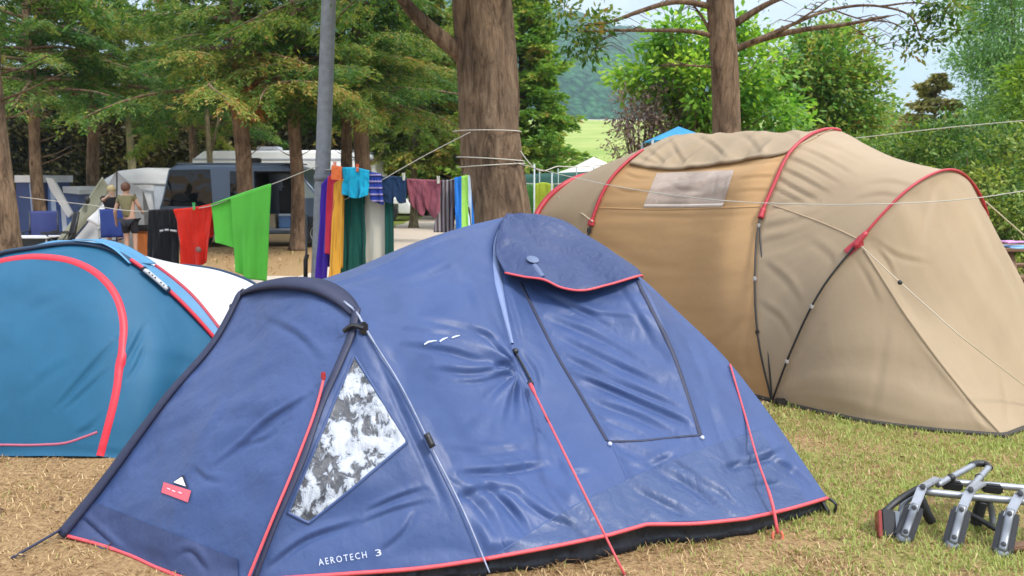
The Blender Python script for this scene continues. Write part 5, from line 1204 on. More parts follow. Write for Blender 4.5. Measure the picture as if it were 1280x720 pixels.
def washing():
    cord = simple('pale_cord', (.50, .47, .40), .8)
    # lamp post
    lm = simple('galvanised_steel', (.22, .23, .25), .55, .35, var=.22, vscale=16, bscale=50, bstr=.15, rvar=.08)
    b, tp = at(396, 423, 8.0), at(411, 0, 8.02); b[2] = 0
    top = tp + (tp - b) * .55
    t = thing('lamp_post', 'tall galvanised grey lamp post holding the ends of the washing lines', 'lamp post', b)
    mb = MB(); mb.tube(resample([b, top], 30), np.linspace(.080, .064, 30), 20); mb.build('pole', lm, t)
    mb = MB(); q = b + (tp - b) * (1.62 / (tp - b)[2]); mb.tube([q - V(0, 0, .03), q + V(0, 0, .03)], .085, 18); mb.build('clamp_band', simple('dull_band', (.16, .17, .18), .6), t)
    mb = MB(); mb.lathe(b, [(.16, 0), (.16, .02), (.10, .05)], 18); mb.build('base_plate', lm, t)
    mb = MB(); mb.bar(top, top + V(.9, -.2, .12), .07, .06, bevel=.02); h = mb.build('arm', lm, t)
    mb = MB(); mb.box(top + V(1.2, -.27, .15), (.6, .24, .11), None, .04); mb.build('lamp_head', simple('lamp_grey', (.3, .31, .33), .4), t)
    def line(label, pts, r=.0045, mat=cord):
        mb = MB(); mb.tube(resample(pts, 60), r, 6); return tag(mb.build('washing_line', mat), label, 'line')
    line('washing line holding the black, red and green towels, from left trunk to lamp post', A((24, 246, 9.75), (110, 256, 8.9), (187, 264, 8.2), (225, 262, 8.1), (265, 257, 8.0), (300, 244, 8.0), (338, 231, 8.0), (398, 207, 7.92)))
    line('washing line hung with swimwear between lamp post and biggest trunk', A((407, 212, 7.95), (430, 212, 7.95), (465, 219, 7.95), (510, 224, 7.95), (552, 227, 7.95), (583, 219, 7.85)))
    line('taut pale cord slanting from the biggest trunk down to the lamp post', A((588, 165, 7.78), (530, 195, 7.82), (470, 229, 7.85), (407, 262, 7.92)))
    def coil(v, tilt):
        P = []
        c = at(612 + (v - 190) * .12, v, 8.0)
        for a in np.linspace(0, 2 * math.pi, 40): P.append(c + V(math.cos(a) * .335, math.sin(a) * .335, tilt * math.cos(a)))
        return np.array(P)
    for v, tl, lb in ((165, .0, 'topmost cord loop round the biggest trunk'), (199, -.02, 'middle cord loop round the biggest trunk'), (207, .02, 'lowest cord loop round the biggest trunk')):
        mb = MB(); mb.tube(coil(v, tl), .0055, 6, False); tag(mb.build('cord_loop', cord), lb, 'cord', 'cord loops round the biggest trunk')
    line('cord dropping from the topmost loop of the biggest trunk to the right', A((637, 166, 7.9), (648, 185, 7.9), (660, 202, 7.9), (700, 208, 8.6), (760, 206, 10)), .006)
    line('long sagging cord crossing in front of the tan tent from the biggest trunk', A((642, 203, 7.75), (700, 218, 7.2), (800, 238, 6.5), (960, 254, 5.55), (1100, 255, 5.15), (1225, 247, 5.0), (1290, 237, 4.9), (1480, 205, 4.7)), .0035)
    line('high pale cord passing behind the tan tent roof to the right edge', A((912, 184, 10.8), (1000, 179, 10.4), (1075, 172, 10), (1180, 160, 9.5), (1290, 150, 9.0), (1500, 135, 8.4)), .006)
    # towels
    K = dict
    g1 = 'towels on the line left of the lamp post'; g2 = 'washing between the lamp post and the biggest trunk'
    t_ = cloth('towel', 'black towel with a small pale print, leftmost on the line', 'towel', [(186, 264), (223, 262)], [(185, 331), (205, 333), (226, 330)], 8.12, towelmat('black_cotton', (.006, .006, .008), .0), g1, 4, .015, .5, 1)
    mb = MB()
    for a, b_ in (((200, 289), (204, 288)), ((206, 287.5), (211, 287.5)), ((213, 288), (221, 289))): mb.tube(resample(A((*a, 8.045), (*b_, 8.045)), 5), .012, 6)
    mb.build('printed_mark', simple('pale_print', (.35, .35, .36), .7), t_)
    t_ = cloth('towel', 'bright red bunched towel between the black and the green one', 'towel', [(218, 263), (240, 261), (266, 256)], [(229, 332), (246, 333), (262, 325)], 8.04, towelmat('red_cotton', (.62, .025, .012)), g1, 5, .03, .6, 2)
    mb = MB(); mb.sphere(at(248, 312, 7.95), (.03, .012, .03), 8, 6); mb.build('emblem', simple('grey_brown_print', (.25, .12, .1), .8), t_)
    gm = towelmat('green_microfibre', (.15, .62, .08), .3)
    mb = MB()
    def sheet(tops, bottoms, Y, folds, amp, seed, nu=44, nv=44):
        T = resample(A(*[(a, b, Y) for a, b in tops]), nu); B = resample(A(*[(a, b, Y - .03) for a, b in bottoms]), nu)
        s = np.linspace(0, 1, nu)[None]; t = np.linspace(0, 1, nv)[:, None]
        g = T[None] * (1 - t)[..., None] + B[None] * t[..., None]
        w = amp * t ** .7 * (noise(s * folds + seed, t * .8, 0, seed) + .5 * noise(s * folds * 2.1, t * 1.3, 0, seed + 1)); g[..., 1] += w * 1.6; g[..., 0] += .3 * w; return g
    fr = sheet([(288, 248), (312, 240), (339, 231)], [(293, 340), (312, 349), (329, 353)], 7.97, 4, .035, 3)
    bk = sheet([(264, 257), (300, 244), (339, 231)], [(270, 303), (300, 310), (334, 300)], 8.03, 3, .02, 5)
    mb.grid(fr); mb.grid(bk); mb.grid(np.array([resample(A((264, 257, 8.03), (300, 244, 8.03), (339, 231, 8.03)), 44), resample(A((264, 257, 8.03), (300, 244, 8.03), (339, 231, 8.03)), 44) + V(0, -.03, .012), resample(A((286, 249, 7.97), (312, 240, 7.97), (339, 231, 7.97)), 44)]))
    tag(mb.build('towel', gm, thick=.005), 'bright green towel folded over the line, its long end lowest', 'towel', g1)
    cloth('towel', 'long purple towel hanging against the lamp post', 'towel', [(402, 232), (416, 215)], [(394, 350), (409, 350)], 7.86, towelmat('purple_cotton', (.055, .02, .30)), g2, 2, .02, .9, 6, 20)
    cloth('towel', 'narrow crimson towel over the purple one by the lamp post', 'towel', [(410, 223), (423, 214)], [(405, 316), (413, 318)], 7.82, towelmat('crimson_cotton', (.50, .03, .06)), g2, 2, .02, .9, 7, 20)
    cloth('cloth', 'small orange cloth peeking above the crimson towel', 'cloth', [(415, 208), (428, 210)], [(414, 224), (427, 226)], 7.77, towelmat('orange_cotton', (.75, .17, .05)), g2, 2, .01, .9, 8, 16)
    cloth('towel', 'narrow golden yellow towel left of the dark green one', 'towel', [(418, 230), (430, 224)], [(412, 352), (426, 351)], 7.80, towelmat('golden_cotton', (.72, .36, .045)), g2, 3, .025, .9, 9, 24)
    cloth('towel', 'turquoise bunched towel folded short over the line', 'towel', [(428, 211), (445, 211), (462, 215)], [(429, 243), (445, 248), (461, 244)], 7.80, towelmat('turquoise_cotton', (.015, .40, .60)), g2, 5, .03, .9, 10)
    cloth('towel', 'dark green towel hanging long below the turquoise one', 'towel', [(429, 214), (454, 216)], [(426, 352), (440, 350), (460, 346)], 7.93, towelmat('dark_green_cotton', (.010, .085, .065)), g2, 4, .03, .9, 11)
    cloth('towel', 'plain cream towel hanging between the two dark green ones', 'towel', [(453, 219), (484, 222)], [(457, 350), (484, 348)], 7.99, towelmat('cream_cotton', (.58, .55, .45)), g2, 2, .012, .9, 12)
    cloth('towel', 'thin dark green strip of towel right of the cream one', 'towel', [(481, 222), (491, 222)], [(481, 345), (491, 343)], 7.94, towelmat('dark_green_cotton', (.010, .085, .065)), g2, 2, .012, .9, 13, 16)
    cloth('swimwear', 'blue patterned swim briefs right of the turquoise towel', 'swimwear', [(461, 216), (477, 219)], [(463, 250), (471, 254), (480, 256)], 7.84, stripes('blue_print', [(.02, .04, .25), (.01, .02, .10), (.3, .25, .45), (.02, .05, .3)], 16, .8, 2), g2, 3, .015, .8, 14, 20)
    cloth('swim_shorts', 'dark navy swim shorts beside the maroon ones', 'shorts', [(476, 222), (491, 222), (508, 223)], [(478, 252), (490, 254), (494, 246), (498, 254), (508, 253)], 7.88, towelmat('navy_nylon', (.012, .035, .085), .03), g2, 4, .02, .85, 15)
    cloth('swim_shorts', 'maroon swim shorts hung by the waistband', 'shorts', [(509, 225), (530, 226), (551, 227)], [(510, 252), (520, 264), (528, 270), (530, 248), (533, 262), (544, 273), (551, 264)], 7.90, towelmat('maroon_nylon', (.26, .075, .10), .05), g2, 6, .025, .85, 16)
    cloth('towel', 'grey and brown striped towel left of the blue one', 'towel', [(550, 227), (569, 226)], [(543, 290), (567, 291)], 7.93, stripes('brown_grey_stripes', [(.09, .065, .06), (.32, .29, .30), (.05, .04, .045), (.24, .21, .24)], 13, .9), g2, 4, .02, .9, 17)
    cloth('beach_towel', 'blue beach towel with white and green bands, nearest the biggest trunk', 'towel', [(568, 224), (577, 222), (588, 219)], [(570, 290), (580, 291), (594, 289)], 7.82, stripes('blue_green_bands', [(.30, .62, .10), (.6, .7, .8), (.03, .20, .65), (.03, .20, .65), (.02, .15, .5), (.35, .65, .12)], 5.2, .9), g2, 3, .02, .9, 18)
    pm = [simple('peg_orange', (.7, .12, .04), .5), simple('peg_pale', (.6, .6, .5), .5), simple('peg_green', (.05, .4, .1), .5)]
    for (u, v, Y, k, lb) in ((419, 207, 7.86, 0, 'orange clothes peg on the small orange cloth'), (447, 210, 7.79, 0, 'orange clothes peg gripping the turquoise towel'), (505, 221, 7.86, 1, 'pale clothes peg gripping the navy shorts'), (548, 225, 7.88, 1, 'pale clothes peg between maroon shorts and striped towel'), (243, 258, 8.0, 2, 'small clothes peg gripping the red towel')):
        t = thing('clothes_peg', lb, 'peg', at(u, v, Y)); c = at(u, v, Y)
        for s in (-1, 1):
            mb = MB(); mb.bar(c + V(s * .005, -.012, -.035), c + V(s * .009, -.012, .04), .008, .012, bevel=.002); mb.build('jaw', pm[k], t)
        mb = MB(); mb.tube([c + V(-.008, -.012, 0), c + V(.008, -.012, 0)], .006, 6); mb.build('spring', simple('spring_steel', (.4, .4, .4), .3, 1.0), t)
    # slim stake left of the post
    t = thing('stake', 'slim black stake standing just left of the lamp post', 'stake', gnd(382, 424))
    mb = MB(); mb.tube(A((382, 424, 8.0), (383, 345, 8.0), (383, 268, 8.0)), .012, 8); mb.build('shaft', simple('black_metal', (.02, .02, .02), .4), t)
    mb = MB(); mb.tube(A((382, 350, 7.98), (382, 325, 7.98), (384, 318, 7.98)), .022, 8); mb.build('grip', simple('black_rubber', (.012, .012, .012), .7), t)
def skin_mesh(nodes, edges, root=0, sub=2):
    me = bpy.data.meshes.new('tmp'); me.from_pydata([tuple(p) for p, r in nodes], edges, []); o = bpy.data.objects.new('tmp', me); COL.objects.link(o)
    m = o.modifiers.new('s', 'SKIN'); m.use_smooth_shade = True
    for k, (p, r) in enumerate(nodes):
        sv = me.skin_vertices[0].data[k]; sv.radius = (r, r) if not isinstance(r, tuple) else r; sv.use_root = (k == root)
    s = o.modifiers.new('u', 'SUBSURF'); s.levels = sub; s.render_levels = sub
    dg = bpy.context.evaluated_depsgraph_get(); e = o.evaluated_get(dg); em = e.to_mesh()
    v = np.array([q.co[:] for q in em.vertices]); f = [list(q.vertices) for q in em.polygons]; e.to_mesh_clear()
    bpy.data.objects.remove(o); bpy.data.meshes.remove(me); return v, f
def person(label, base, h, lhand, rhand, hair, shirt, shorts, skin, turn=0.0, lean=(0, 0), longhair=False, sleeves=.5, girth=1.0):
    k = h / 1.7
    t = thing('person', label, 'person', base)
    R = np.array([[math.cos(turn), -math.sin(turn), 0], [math.sin(turn), math.cos(turn), 0], [0, 0, 1]])
    def w(p): return (np.asarray(p, float) * V(girth, 1, 1) @ R.T) * k + base
    lx, ly = lean
    pel, ab, ch, nk, hd, ht = V(0, 0, .92), V(lx * .3, ly * .3, 1.08), V(lx * .75, ly * .75, 1.28), V(lx, ly, 1.43), V(lx * 1.1, ly * 1.1 - .01, 1.545), V(lx * 1.1, ly * 1.1, 1.64)
    nodes = [(pel, (.13, .10)), (ab, (.125, .09)), (ch, (.15, .10)), (nk, .05), (hd, (.078, .092)), (ht, (.06, .07))]
    ed = [(0, 1), (1, 2), (2, 3), (3, 4), (4, 5)]
    arms = []
    for s, hand in ((-1, lhand), (1, rhand)):
        sh = ch + V(s * .18, 0, .09); ha = np.asarray(hand, float); el = (sh + ha) / 2 + V(s * .05, .05, -.05)
        i = len(nodes); nodes += [(sh, .055), (el, .040), (ha, .028), (ha + unit(ha - el) * .09, .030), (ha + unit(ha - el) * .16, .012)]; ed += [(2, i), (i, i + 1), (i + 1, i + 2), (i + 2, i + 3), (i + 3, i + 4)]; arms.append((sh, el, ha))
        nodes.append((ha + unit(ha - el) * .06 + V(-s * .035, -.01, .02), .010)); ed.append((i + 2, i + 5))
    for s in (-1, 1):
        i = len(nodes); hp = V(s * .095, 0, .86)
        nodes += [(hp, .085), (V(s * .11, -.01, .48), .055), (V(s * .11, .03, .09), .038), (V(s * .115, -.12, .03), .03)]; ed += [(0, i), (i, i + 1), (i + 1, i + 2), (i + 2, i + 3)]
    v, f = skin_mesh([(w(p), tuple(x * k for x in r) if isinstance(r, tuple) else r * k) for p, r in nodes], ed)
    mb = MB(); mb.add(v, f); mb.sphere(w(hd + V(0, -.098, -.005)), .016 * k, 8, 6); mb.build('body', skin, t)
    sn = [(pel + V(0, 0, -.03), (.15, .125)), (ab, (.15, .115)), (ch, (.172, .125)), (nk - V(0, 0, .05), .085)]; se = [(0, 1), (1, 2), (2, 3)]
    for sh, el, ha in arms:
        i = len(sn); sn += [(sh, .07), (sh + (el - sh) * sleeves, .062)]; se += [(2, i), (i, i + 1)]
    v, f = skin_mesh([(w(p), tuple(x * k for x in r) if isinstance(r, tuple) else r * k) for p, r in sn], se); mb = MB(); mb.add(v, f); mb.build('shirt', shirt, t)
    hn = [(pel, (.16, .13))]; he = []
    for s in (-1, 1):
        i = len(hn); hn += [(V(s * .10, 0, .84), .105), (V(s * .115, -.01, .56), .085)]; he += [(0, i), (i, i + 1)]
    v, f = skin_mesh([(w(p), tuple(x * k for x in r) if isinstance(r, tuple) else r * k) for p, r in hn], he); mb = MB(); mb.add(v, f); mb.build('shorts', shorts, t)
    mb = MB(); c = w(hd + V(0, .022, .045)); mb.sphere(c, (.095 * k, .105 * k, .105 * k), 16, 12)
    if longhair: mb.sphere(w(hd + V(0, .07, -.08)), (.085 * k, .05 * k, .15 * k), 12, 8)
    vv = mb.v[0]; mb.v[0] = vv + .006 * noise(vv[:, 0] * 60, vv[:, 1] * 60, vv[:, 2] * 25, 4)[:, None]
    mb.build('hair', hair, t)
    for s in (-1, 1):
        mb = MB(); mb.box(w(V(s * .115, -.06, .025)), (.09 * k, .25 * k, .06 * k), R, .02); mb.build('shoe', simple('pale_shoe', (.5, .4, .38), .7), t)
    return t
def camp_chair(label, c, w, mat, turn=0.0, white=True):
    leg = simple('pale_alu', (.55, .55, .55), .4, .5) if white else simple('black_tube', (.02, .02, .02), .4)
    t = thing('camp_chair', label, 'chair', c); R = np.array([[math.cos(turn), -math.sin(turn), 0], [math.sin(turn), math.cos(turn), 0], [0, 0, 1]])
    def q(x, y, z): return (V(x, y, z) @ R.T) + c
    h = w / 2
    for sx in (-1, 1):
        mb = MB(); mb.tube([q(sx * h, -.25, .0), q(sx * h, .22, .62)], .014, 6); mb.build('leg', leg, t)
        mb = MB(); mb.tube([q(sx * h, .25, .0), q(sx * h, -.22, .62)], .014, 6); mb.build('leg', leg, t)
        mb = MB(); mb.bar(q(sx * h, -.26, .63), q(sx * h, .22, .63), .045, .02, bevel=.006); mb.build('armrest', leg, t)
        mb = MB(); mb.tube([q(sx * h, .18, .4), q(sx * h, .34, 1.0)], .014, 6); mb.build('back_post', leg, t)
    g = coons([q(-h, -.22, .44), q(-h, .2, .40)], [q(h, -.22, .44), q(h, .2, .40)], None, None, 12, 10); g[..., 2] -= .05 * np.sin(np.pi * np.linspace(0, 1, 12))[None] ; mb = MB(); mb.grid(g); mb.build('seat', mat, t, thick=.008)
    g = coons([q(-h, .33, 1.0), q(-h, .20, .42)], [q(h, .33, 1.0), q(h, .20, .42)], None, None, 12, 12); g[..., :] += (V(0, .06, 0) @ R.T) * np.sin(np.pi * np.linspace(0, 1, 12))[None, :, None]; mb = MB(); mb.grid(g); mb.build('backrest', mat, t, thick=.008)
    return t
def wheel(parent, c, r, w):
    mb = MB(); mb.lathe(c - V(0, w / 2, 0), [(r * .62, 0), (r * .9, -.01), (r, .03), (r, w - .03), (r * .9, w + .01), (r * .62, w)], 28, (0, 1, 0)); ty = mb.build('tyre', simple('tyre_rubber', (.018, .018, .02), .8), parent)
    mb = MB(); mb.lathe(c - V(0, w / 2 + .012, 0), [(.0, .03), (r * .25, .0), (r * .3, .03), (r * .55, .035), (r * .64, .0), (r * .64, .05)], 20, (0, 1, 0)); mb.build('rim', simple('wheel_silver', (.45, .46, .48), .35, .6), ty)
GLASS = None
def glass():
    global GLASS
    if GLASS is None:
        m, nt, out = _nt('dark_vehicle_glass'); p = N(nt, 'ShaderNodeBsdfPrincipled', Roughness=.04); p.inputs['Base Color'].default_value = (.008, .010, .013, 1); p.inputs['Specular IOR Level'].default_value = .5
        tc = nt.nodes.new('ShaderNodeTexCoord'); lk(nt, bump(nt, mnoise(nt, tc.outputs['Object'], 1.4, 2), .15, .1), p.inputs['Normal']); lk(nt, p.outputs[0], out.inputs[0]); GLASS = m
    return GLASS
def solid(pts, w, bevel, cut=None):
    """side outline (x,z) swept across the width w, edges rounded, optional box cut out; verts, faces"""
    bm = bmesh.new(); a = [bm.verts.new((x, -w / 2, z)) for x, z in pts]; b = [bm.verts.new((x, w / 2, z)) for x, z in pts]; n = len(pts)
    bm.faces.new(a); bm.faces.new(b[::-1])
    for i in range(n): bm.faces.new((a[i], b[i], b[(i + 1) % n], a[(i + 1) % n]))
    bmesh.ops.recalc_face_normals(bm, faces=bm.faces[:])
    bmesh.ops.bevel(bm, geom=[e for e in bm.edges], offset=bevel, segments=3, affect='EDGES', profile=.6)
    me = bpy.data.meshes.new('tmp'); bm.to_mesh(me); bm.free(); o = bpy.data.objects.new('tmp', me); COL.objects.link(o); extra = []
    for (c, s) in (cut or []):
        mb = MB(); mb.box(c, s); cu = bpy.data.meshes.new('tmpc'); cu.from_pydata([tuple(p) for p in mb.v[0]], [], mb.f); co = bpy.data.objects.new('tmpc', cu); COL.objects.link(co); extra.append(co)
        bmm = bmesh.new(); bmm.from_mesh(cu); bmesh.ops.recalc_face_normals(bmm, faces=bmm.faces[:]); bmm.to_mesh(cu); bmm.free()
        m = o.modifiers.new('b', 'BOOLEAN'); m.object = co; m.operation = 'DIFFERENCE'; m.solver = 'EXACT'
    bpy.context.view_layer.update()
    e = o.evaluated_get(bpy.context.evaluated_depsgraph_get()); em = e.to_mesh(); v = np.array([q.co[:] for q in em.vertices]); f = [list(q.vertices) for q in em.polygons]; e.to_mesh_clear()
    for q in [o] + extra: bpy.data.objects.remove(q)
    return v, f
def vehicles():
    # silver-blue van, side on, sliding door open
    Y0 = 19.0; X0 = -8.33
    paint = simple('silver_blue_paint', (.115, .155, .225), .28, .3, var=.05, vscale=3, spec=.6)
    dark = simple('dark_interior', (.012, .012, .014), .8)
    roofp = simple('van_roof_paint', (.12, .155, .21), .3, .3)
    t = thing('van', 'silver-blue van with its sliding door open, parked under the trees', 'van', (X0 + 2.2, Y0, 0))
    out = [(.02, .32), (-.02, .95), (.05, 1.12), (.24, 1.84), (.42, 1.95), (2.9, 1.97), (3.25, 1.88), (3.85, 1.16), (4.4, 1.0), (4.55, .72), (4.52, .32)]
    cuts = [(V(2.72, -.55, 1.12), V(.92, 1.3, 1.36)), (V(.85, -.85, .33), V(.78, .5, .80)), (V(3.75, -.85, .33), V(.78, .5, .80))]
    v, f = solid(out, 1.85, .07, cuts); off = V(X0, Y0 + .92, 0)
    mb = MB(); mb.add(v + off, f); mb.build('body', paint, t, angle=35)
    ys = Y0 - .008
    def pane(name, pts, mat, th=.012, par=t):
        mb = MB(); prism(mb, [(X0 + x, ys, z) for x, z in pts], (0, th, 0)); return mb.build(name, mat, par, smooth=False)
    pane('window', [(.07, .98), (.29, 1.83), (1.24, 1.85), (1.26, .98)], glass())
    pane('window', [(1.68, 1.14), (1.70, 1.80), (1.92, 1.80), (1.92, 1.14)], glass())
    pane('window', [(3.24, 1.16), (3.22, 1.78), (3.30, 1.76), (3.72, 1.18)], simple('pale_reflecting_glass', (.30, .38, .40), .05, spec=.9))
    mb = MB(); mb.box((X0 + 1.75, Y0 + .92, 1.985), (2.7, 1.6, .03), None, .012); mb.build('roof_skin', roofp, t)
    pane('trim_strip', [(.05, .62), (.05, .70), (2.2, .70), (2.2, .62)], simple('grey_trim', (.08, .09, .10), .6))
    mb = MB(); mb.box((X0 + 2.72, Y0 + .03, .43), (.90, .12, .05), None, .015); mb.build('door_step', simple('step_grey', (.25, .27, .30), .5), t)
    mb = MB(); mb.box((X0 + 2.72, Y0 + 1.06, 1.1), (.90, .02, 1.3)); mb.box((X0 + 2.29, Y0 + .6, 1.1), (.02, .9, 1.3)); mb.box((X0 + 2.72, Y0 + .55, 1.76), (.9, 1.0, .02)); mb.build('cabin_lining', dark, t)
    mb = MB(); mb.box((X0 + 2.86, Y0 + 1.045, 1.48), (.46, .012, .46), None, .0); mb.build('far_window', simple('bright_far_window', (.55, .6, .62), .2), t)
    mb = MB(); mb.box((X0 + 2.90, Y0 + .55, .95), (.42, .30, .95), None, .08); mb.box((X0 + 2.90, Y0 + .57, 1.52), (.26, .14, .26), None, .05); mb.build('seat', simple('black_seat', (.015, .015, .017), .8), t)
    mb = MB(); mb.box((X0 + .9, Y0 - .06, 1.02), (.06, .02, .03)); mb.build('handle', simple('black_handle', (.02, .02, .02), .4), t)
    for x in (.85, 3.75):
        wheel(t, V(X0 + x, Y0 + .12, .33), .33, .22)
    mb = MB(); mb.box((X0 + 2.15, Y0 + .5, 2.06), (.22, .3, .12), None, .02); mb.build('roof_box', simple('black_box', (.02, .02, .022), .5), t)
    c = thing('cool_box', 'blue cool box standing in the open van door', 'box', (X0 + 2.93, Y0 + .14, .455)); mb = MB(); mb.box((X0 + 2.93, Y0 + .16, .60), (.30, .22, .29), None, .03); mb.build('tub', simple('cool_blue', (.06, .14, .30), .5), c); mb = MB(); mb.box((X0 + 2.93, Y0 + .16, .77), (.32, .24, .05), None, .02); mb.build('lid', simple('cool_lid', (.35, .42, .5), .5), c)
    c = thing('carton', 'beige carton beside the blue cool box in the van door', 'box', (X0 + 2.55, Y0 + .14, .455)); mb = MB(); mb.box((X0 + 2.55, Y0 + .17, .62), (.30, .24, .32), None, .008); mb.build('body', simple('carton_beige', (.30, .25, .17), .85), c); mb = MB(); mb.box((X0 + 2.55, Y0 + .17, .783), (.31, .25, .012)); mb.build('flap', simple('carton_flap', (.36, .30, .2), .85), c)
    # white caravan
    white = simple('caravan_white', (.9, .9, .9), .4, var=.04); grey = simple('caravan_grey', (.45, .47, .52), .5)
    X1, Y1 = -10.4, 26.0
    t = thing('caravan', 'long white caravan behind the van roof', 'caravan', (X1 + 3, Y1, 0))
    v, f = solid([(0.1, .45), (.0, 1.4), (.12, 2.25), (.5, 2.52), (5.6, 2.55), (6.0, 2.3), (6.1, 1.3), (5.9, .45)], 2.2, .09); mb = MB(); mb.add(v + V(X1, Y1 + 1.1, 0), f); mb.build('body', white, t, angle=35)
    def pane2(name, x0, x1, z0, z1, mat):
        mb = MB(); mb.box((X1 + (x0 + x1) / 2, Y1 - .004, (z0 + z1) / 2), (x1 - x0, .03, z1 - z0), None, .012); return mb.build(name, mat, t)
    for a in (.7, 2.3, 4.5): pane2('window', a, a + 1.0, 1.35, 1.95, glass())
    pane2('door', 3.6, 4.2, .55, 2.2, simple('caravan_door', (.68, .68, .7), .4)); pane2('stripe', .15, 6.0, 2.22, 2.28, grey); pane2('stripe', .15, 6.0, .98, 1.06, grey)
    mb = MB(); mb.box((X1 + 2.4, Y1 + .8, 2.62), (.7, .6, .12), None, .03); mb.build('roof_vent', grey, t); wheel(t, V(X1 + 3.1, Y1 + .1, .33), .33, .2)
    # white car on the lawn by the path
    Y2, X2 = 31.0, -8.05
    t = thing('car', 'white car half hidden by washing, beside the far path', 'car', (X2 + 2, Y2, 0)); wp = simple('car_white', (.72, .73, .74), .25, var=.03)
    v, f = solid([(.05, .35), (.0, .85), (.35, .98), (.95, 1.45), (2.3, 1.48), (3.1, .98), (4.0, .86), (4.15, .6), (4.1, .3)], 1.72, .07, [(V(.8, -.8, .31), V(.74, .5, .76)), (V(3.3, -.8, .31), V(.74, .5, .76))]); mb = MB(); mb.add(v + V(X2, Y2 + .86, 0), f); mb.build('body', wp, t, angle=35)
    for pts in ([(.65, .98), (1.05, 1.38), (1.65, 1.41), (1.65, .98)], [(1.72, .98), (1.72, 1.41), (2.25, 1.41), (2.85, .98)]):
        mb = MB(); prism(mb, [(X2 + x, Y2 - .008, z) for x, z in pts], (0, .012, 0)); mb.build('window', glass(), t, smooth=False)
    for x in (.8, 3.3): wheel(t, V(X2 + x, Y2 + .12, .31), .31, .2)
    mb = MB(); mb.box((X2 + 4.08, Y2 + .25, .72), (.1, .3, .14), None, .03); mb.build('headlight', simple('headlight_glass', (.6, .62, .65), .1), t)
def far_camp():
    grey = fabric('grey_tent_cloth', (.52, .50, .49), rough=.6, trans=.2, transcol=(.5, .48, .45), wr=.5, crinkle=.2, wscale=2.2, var=.12); lightg = fabric('pale_green_grey_cloth', (.36, .37, .29), rough=.6, trans=.25, wr=.4, wscale=2); whit = fabric('white_awning_cloth', (.9, .9, .91), rough=.6, trans=.2, wr=.3, wscale=1.5)
    blue = fabric('dusty_blue_cloth', (.055, .085, .22), rough=.7, trans=.1, wr=.4, wscale=3); blk = simple('black_item', (.015, .015, .018), .6)
    # white awning tent
    X, Y = -10.05, 21.3
    t = thing('awning_tent', 'white round-topped awning tent behind the two people', 'tent', (X, Y + 1.2, 0))
    xs = np.linspace(-1.15, 1.85, 28); th = np.linspace(0, math.pi, 24)
    prof = np.interp(xs, [-1.15, -1.0, -.6, 0, .9, 1.5, 1.8, 1.85], [1.2, 1.62, 1.86, 1.93, 1.92, 1.86, 1.75, 1.5])
    G = np.array([[(X + x, Y + 1.2 - 1.2 * np.sign(math.cos(a)) * abs(math.cos(a)) ** .45, h * math.sin(a) ** .5) for x, h in zip(xs, prof)] for a in th])
    G[..., 1] += .03 * noise(G[..., 0] * 2, G[..., 2] * 2, 0, 4)
    mb = MB(); mb.grid(G); mb.build('shell', whit, t)
    mb = MB()
    for j in (0, -1): prism(mb, [G[i, j] for i in range(24)], (.01 if j else -.01, 0, 0))
    mb.build('end_wall', simple('awning_wall', (.72, .75, .82), .7), t)
    mb = MB(); mb.box((X + 1.0, Y - .02, .85), (.8, .02, 1.3)); mb.build('door_panel', simple('awning_door', (.72, .78, .86), .6), t)
    mb = MB(); mb.tube(np.array([(X - 1.0, Y - .02, 1.45), (X + .3, Y - .03, 1.5), (X + 1.8, Y - .02, 1.46)]), .03, 6); mb.build('seam', grey, t)
    # grey tent with flaps
    Y = 17.6; ap = at(146, 214, Y + .9)
    t = thing('ridge_tent', 'crumpled grey tent with slack flaps, left of the people', 'tent', gnd(140, 320))
    def gp(u, Yg): return V((u - 640) / F * (Yg + .2), Yg, 0)
    B = [gp(84, Y + .3), gp(150, Y - .1), gp(186, Y + .6), gp(205, Y + 2.0), gp(110, Y + 2.4)]
    Ts = [ap, at(178, 236, Y + 1.0)]
    rid = resample([Ts[0], (Ts[0] + Ts[1]) / 2 - V(0, 0, .05), Ts[1]], 14)
    faces = [coons([ap, (ap + B[0]) / 2 + V(.05, 0, -.12), B[0]], [ap, (ap + B[1]) / 2 + V(0, 0, -.06), B[1]], None, None, 26, 30), coons([ap, (ap + B[1]) / 2 + V(0, 0, -.06), B[1]], [Ts[1], B[2]], rid, None, 26, 30), coons([Ts[1], B[2]], [Ts[1], B[3]], None, None, 10, 20), coons([Ts[1], B[3]], [ap, B[4]], rid[::-1], None, 20, 20), coons([ap, B[4]], [ap, (ap + B[0]) / 2 + V(.05, 0, -.12), B[0]], None, None, 14, 20)]
    mb = MB()
    for k, G in enumerate(faces): mb.grid(wrinkle(G, [(.05, 60, .6, 2.5, 'r'), (.02, 20, 1, 5)], 90 + k, edge=.15))
    mb.build('flysheet', grey, t)
    mb = MB(); G = coons(A((128, 221, Y - .1), (100, 262, Y - .25), (70, 301, Y - .4)), A((138, 236, Y + .1), (118, 266, Y - .1), (88, 301, Y - .3)), None, None, 12, 24); mb.grid(wrinkle(G, [(.03, 70, .8, 3)], 97, edge=.1)); fl = mb.build('side_flap', lightg, t, thick=.01)
    mb = MB(); G = coons(A((140, 246, Y - .35), (152, 262, Y - .45)), A((108, 275, Y - .35), (128, 286, Y - .45)), None, None, 12, 12); mb.grid(wrinkle(G, [(.03, 70, 1, 4)], 98, edge=.1)); mb.build('door_flap', whit, t, thick=.01)
    for a, b_ in (((146, 214), (146, 320)), ((122, 250), (158, 258))):
        mb = MB(); mb.tube(A((*a, Y + .1), (*b_, Y - .3)), .018, 6); mb.build('pole', blk, t)
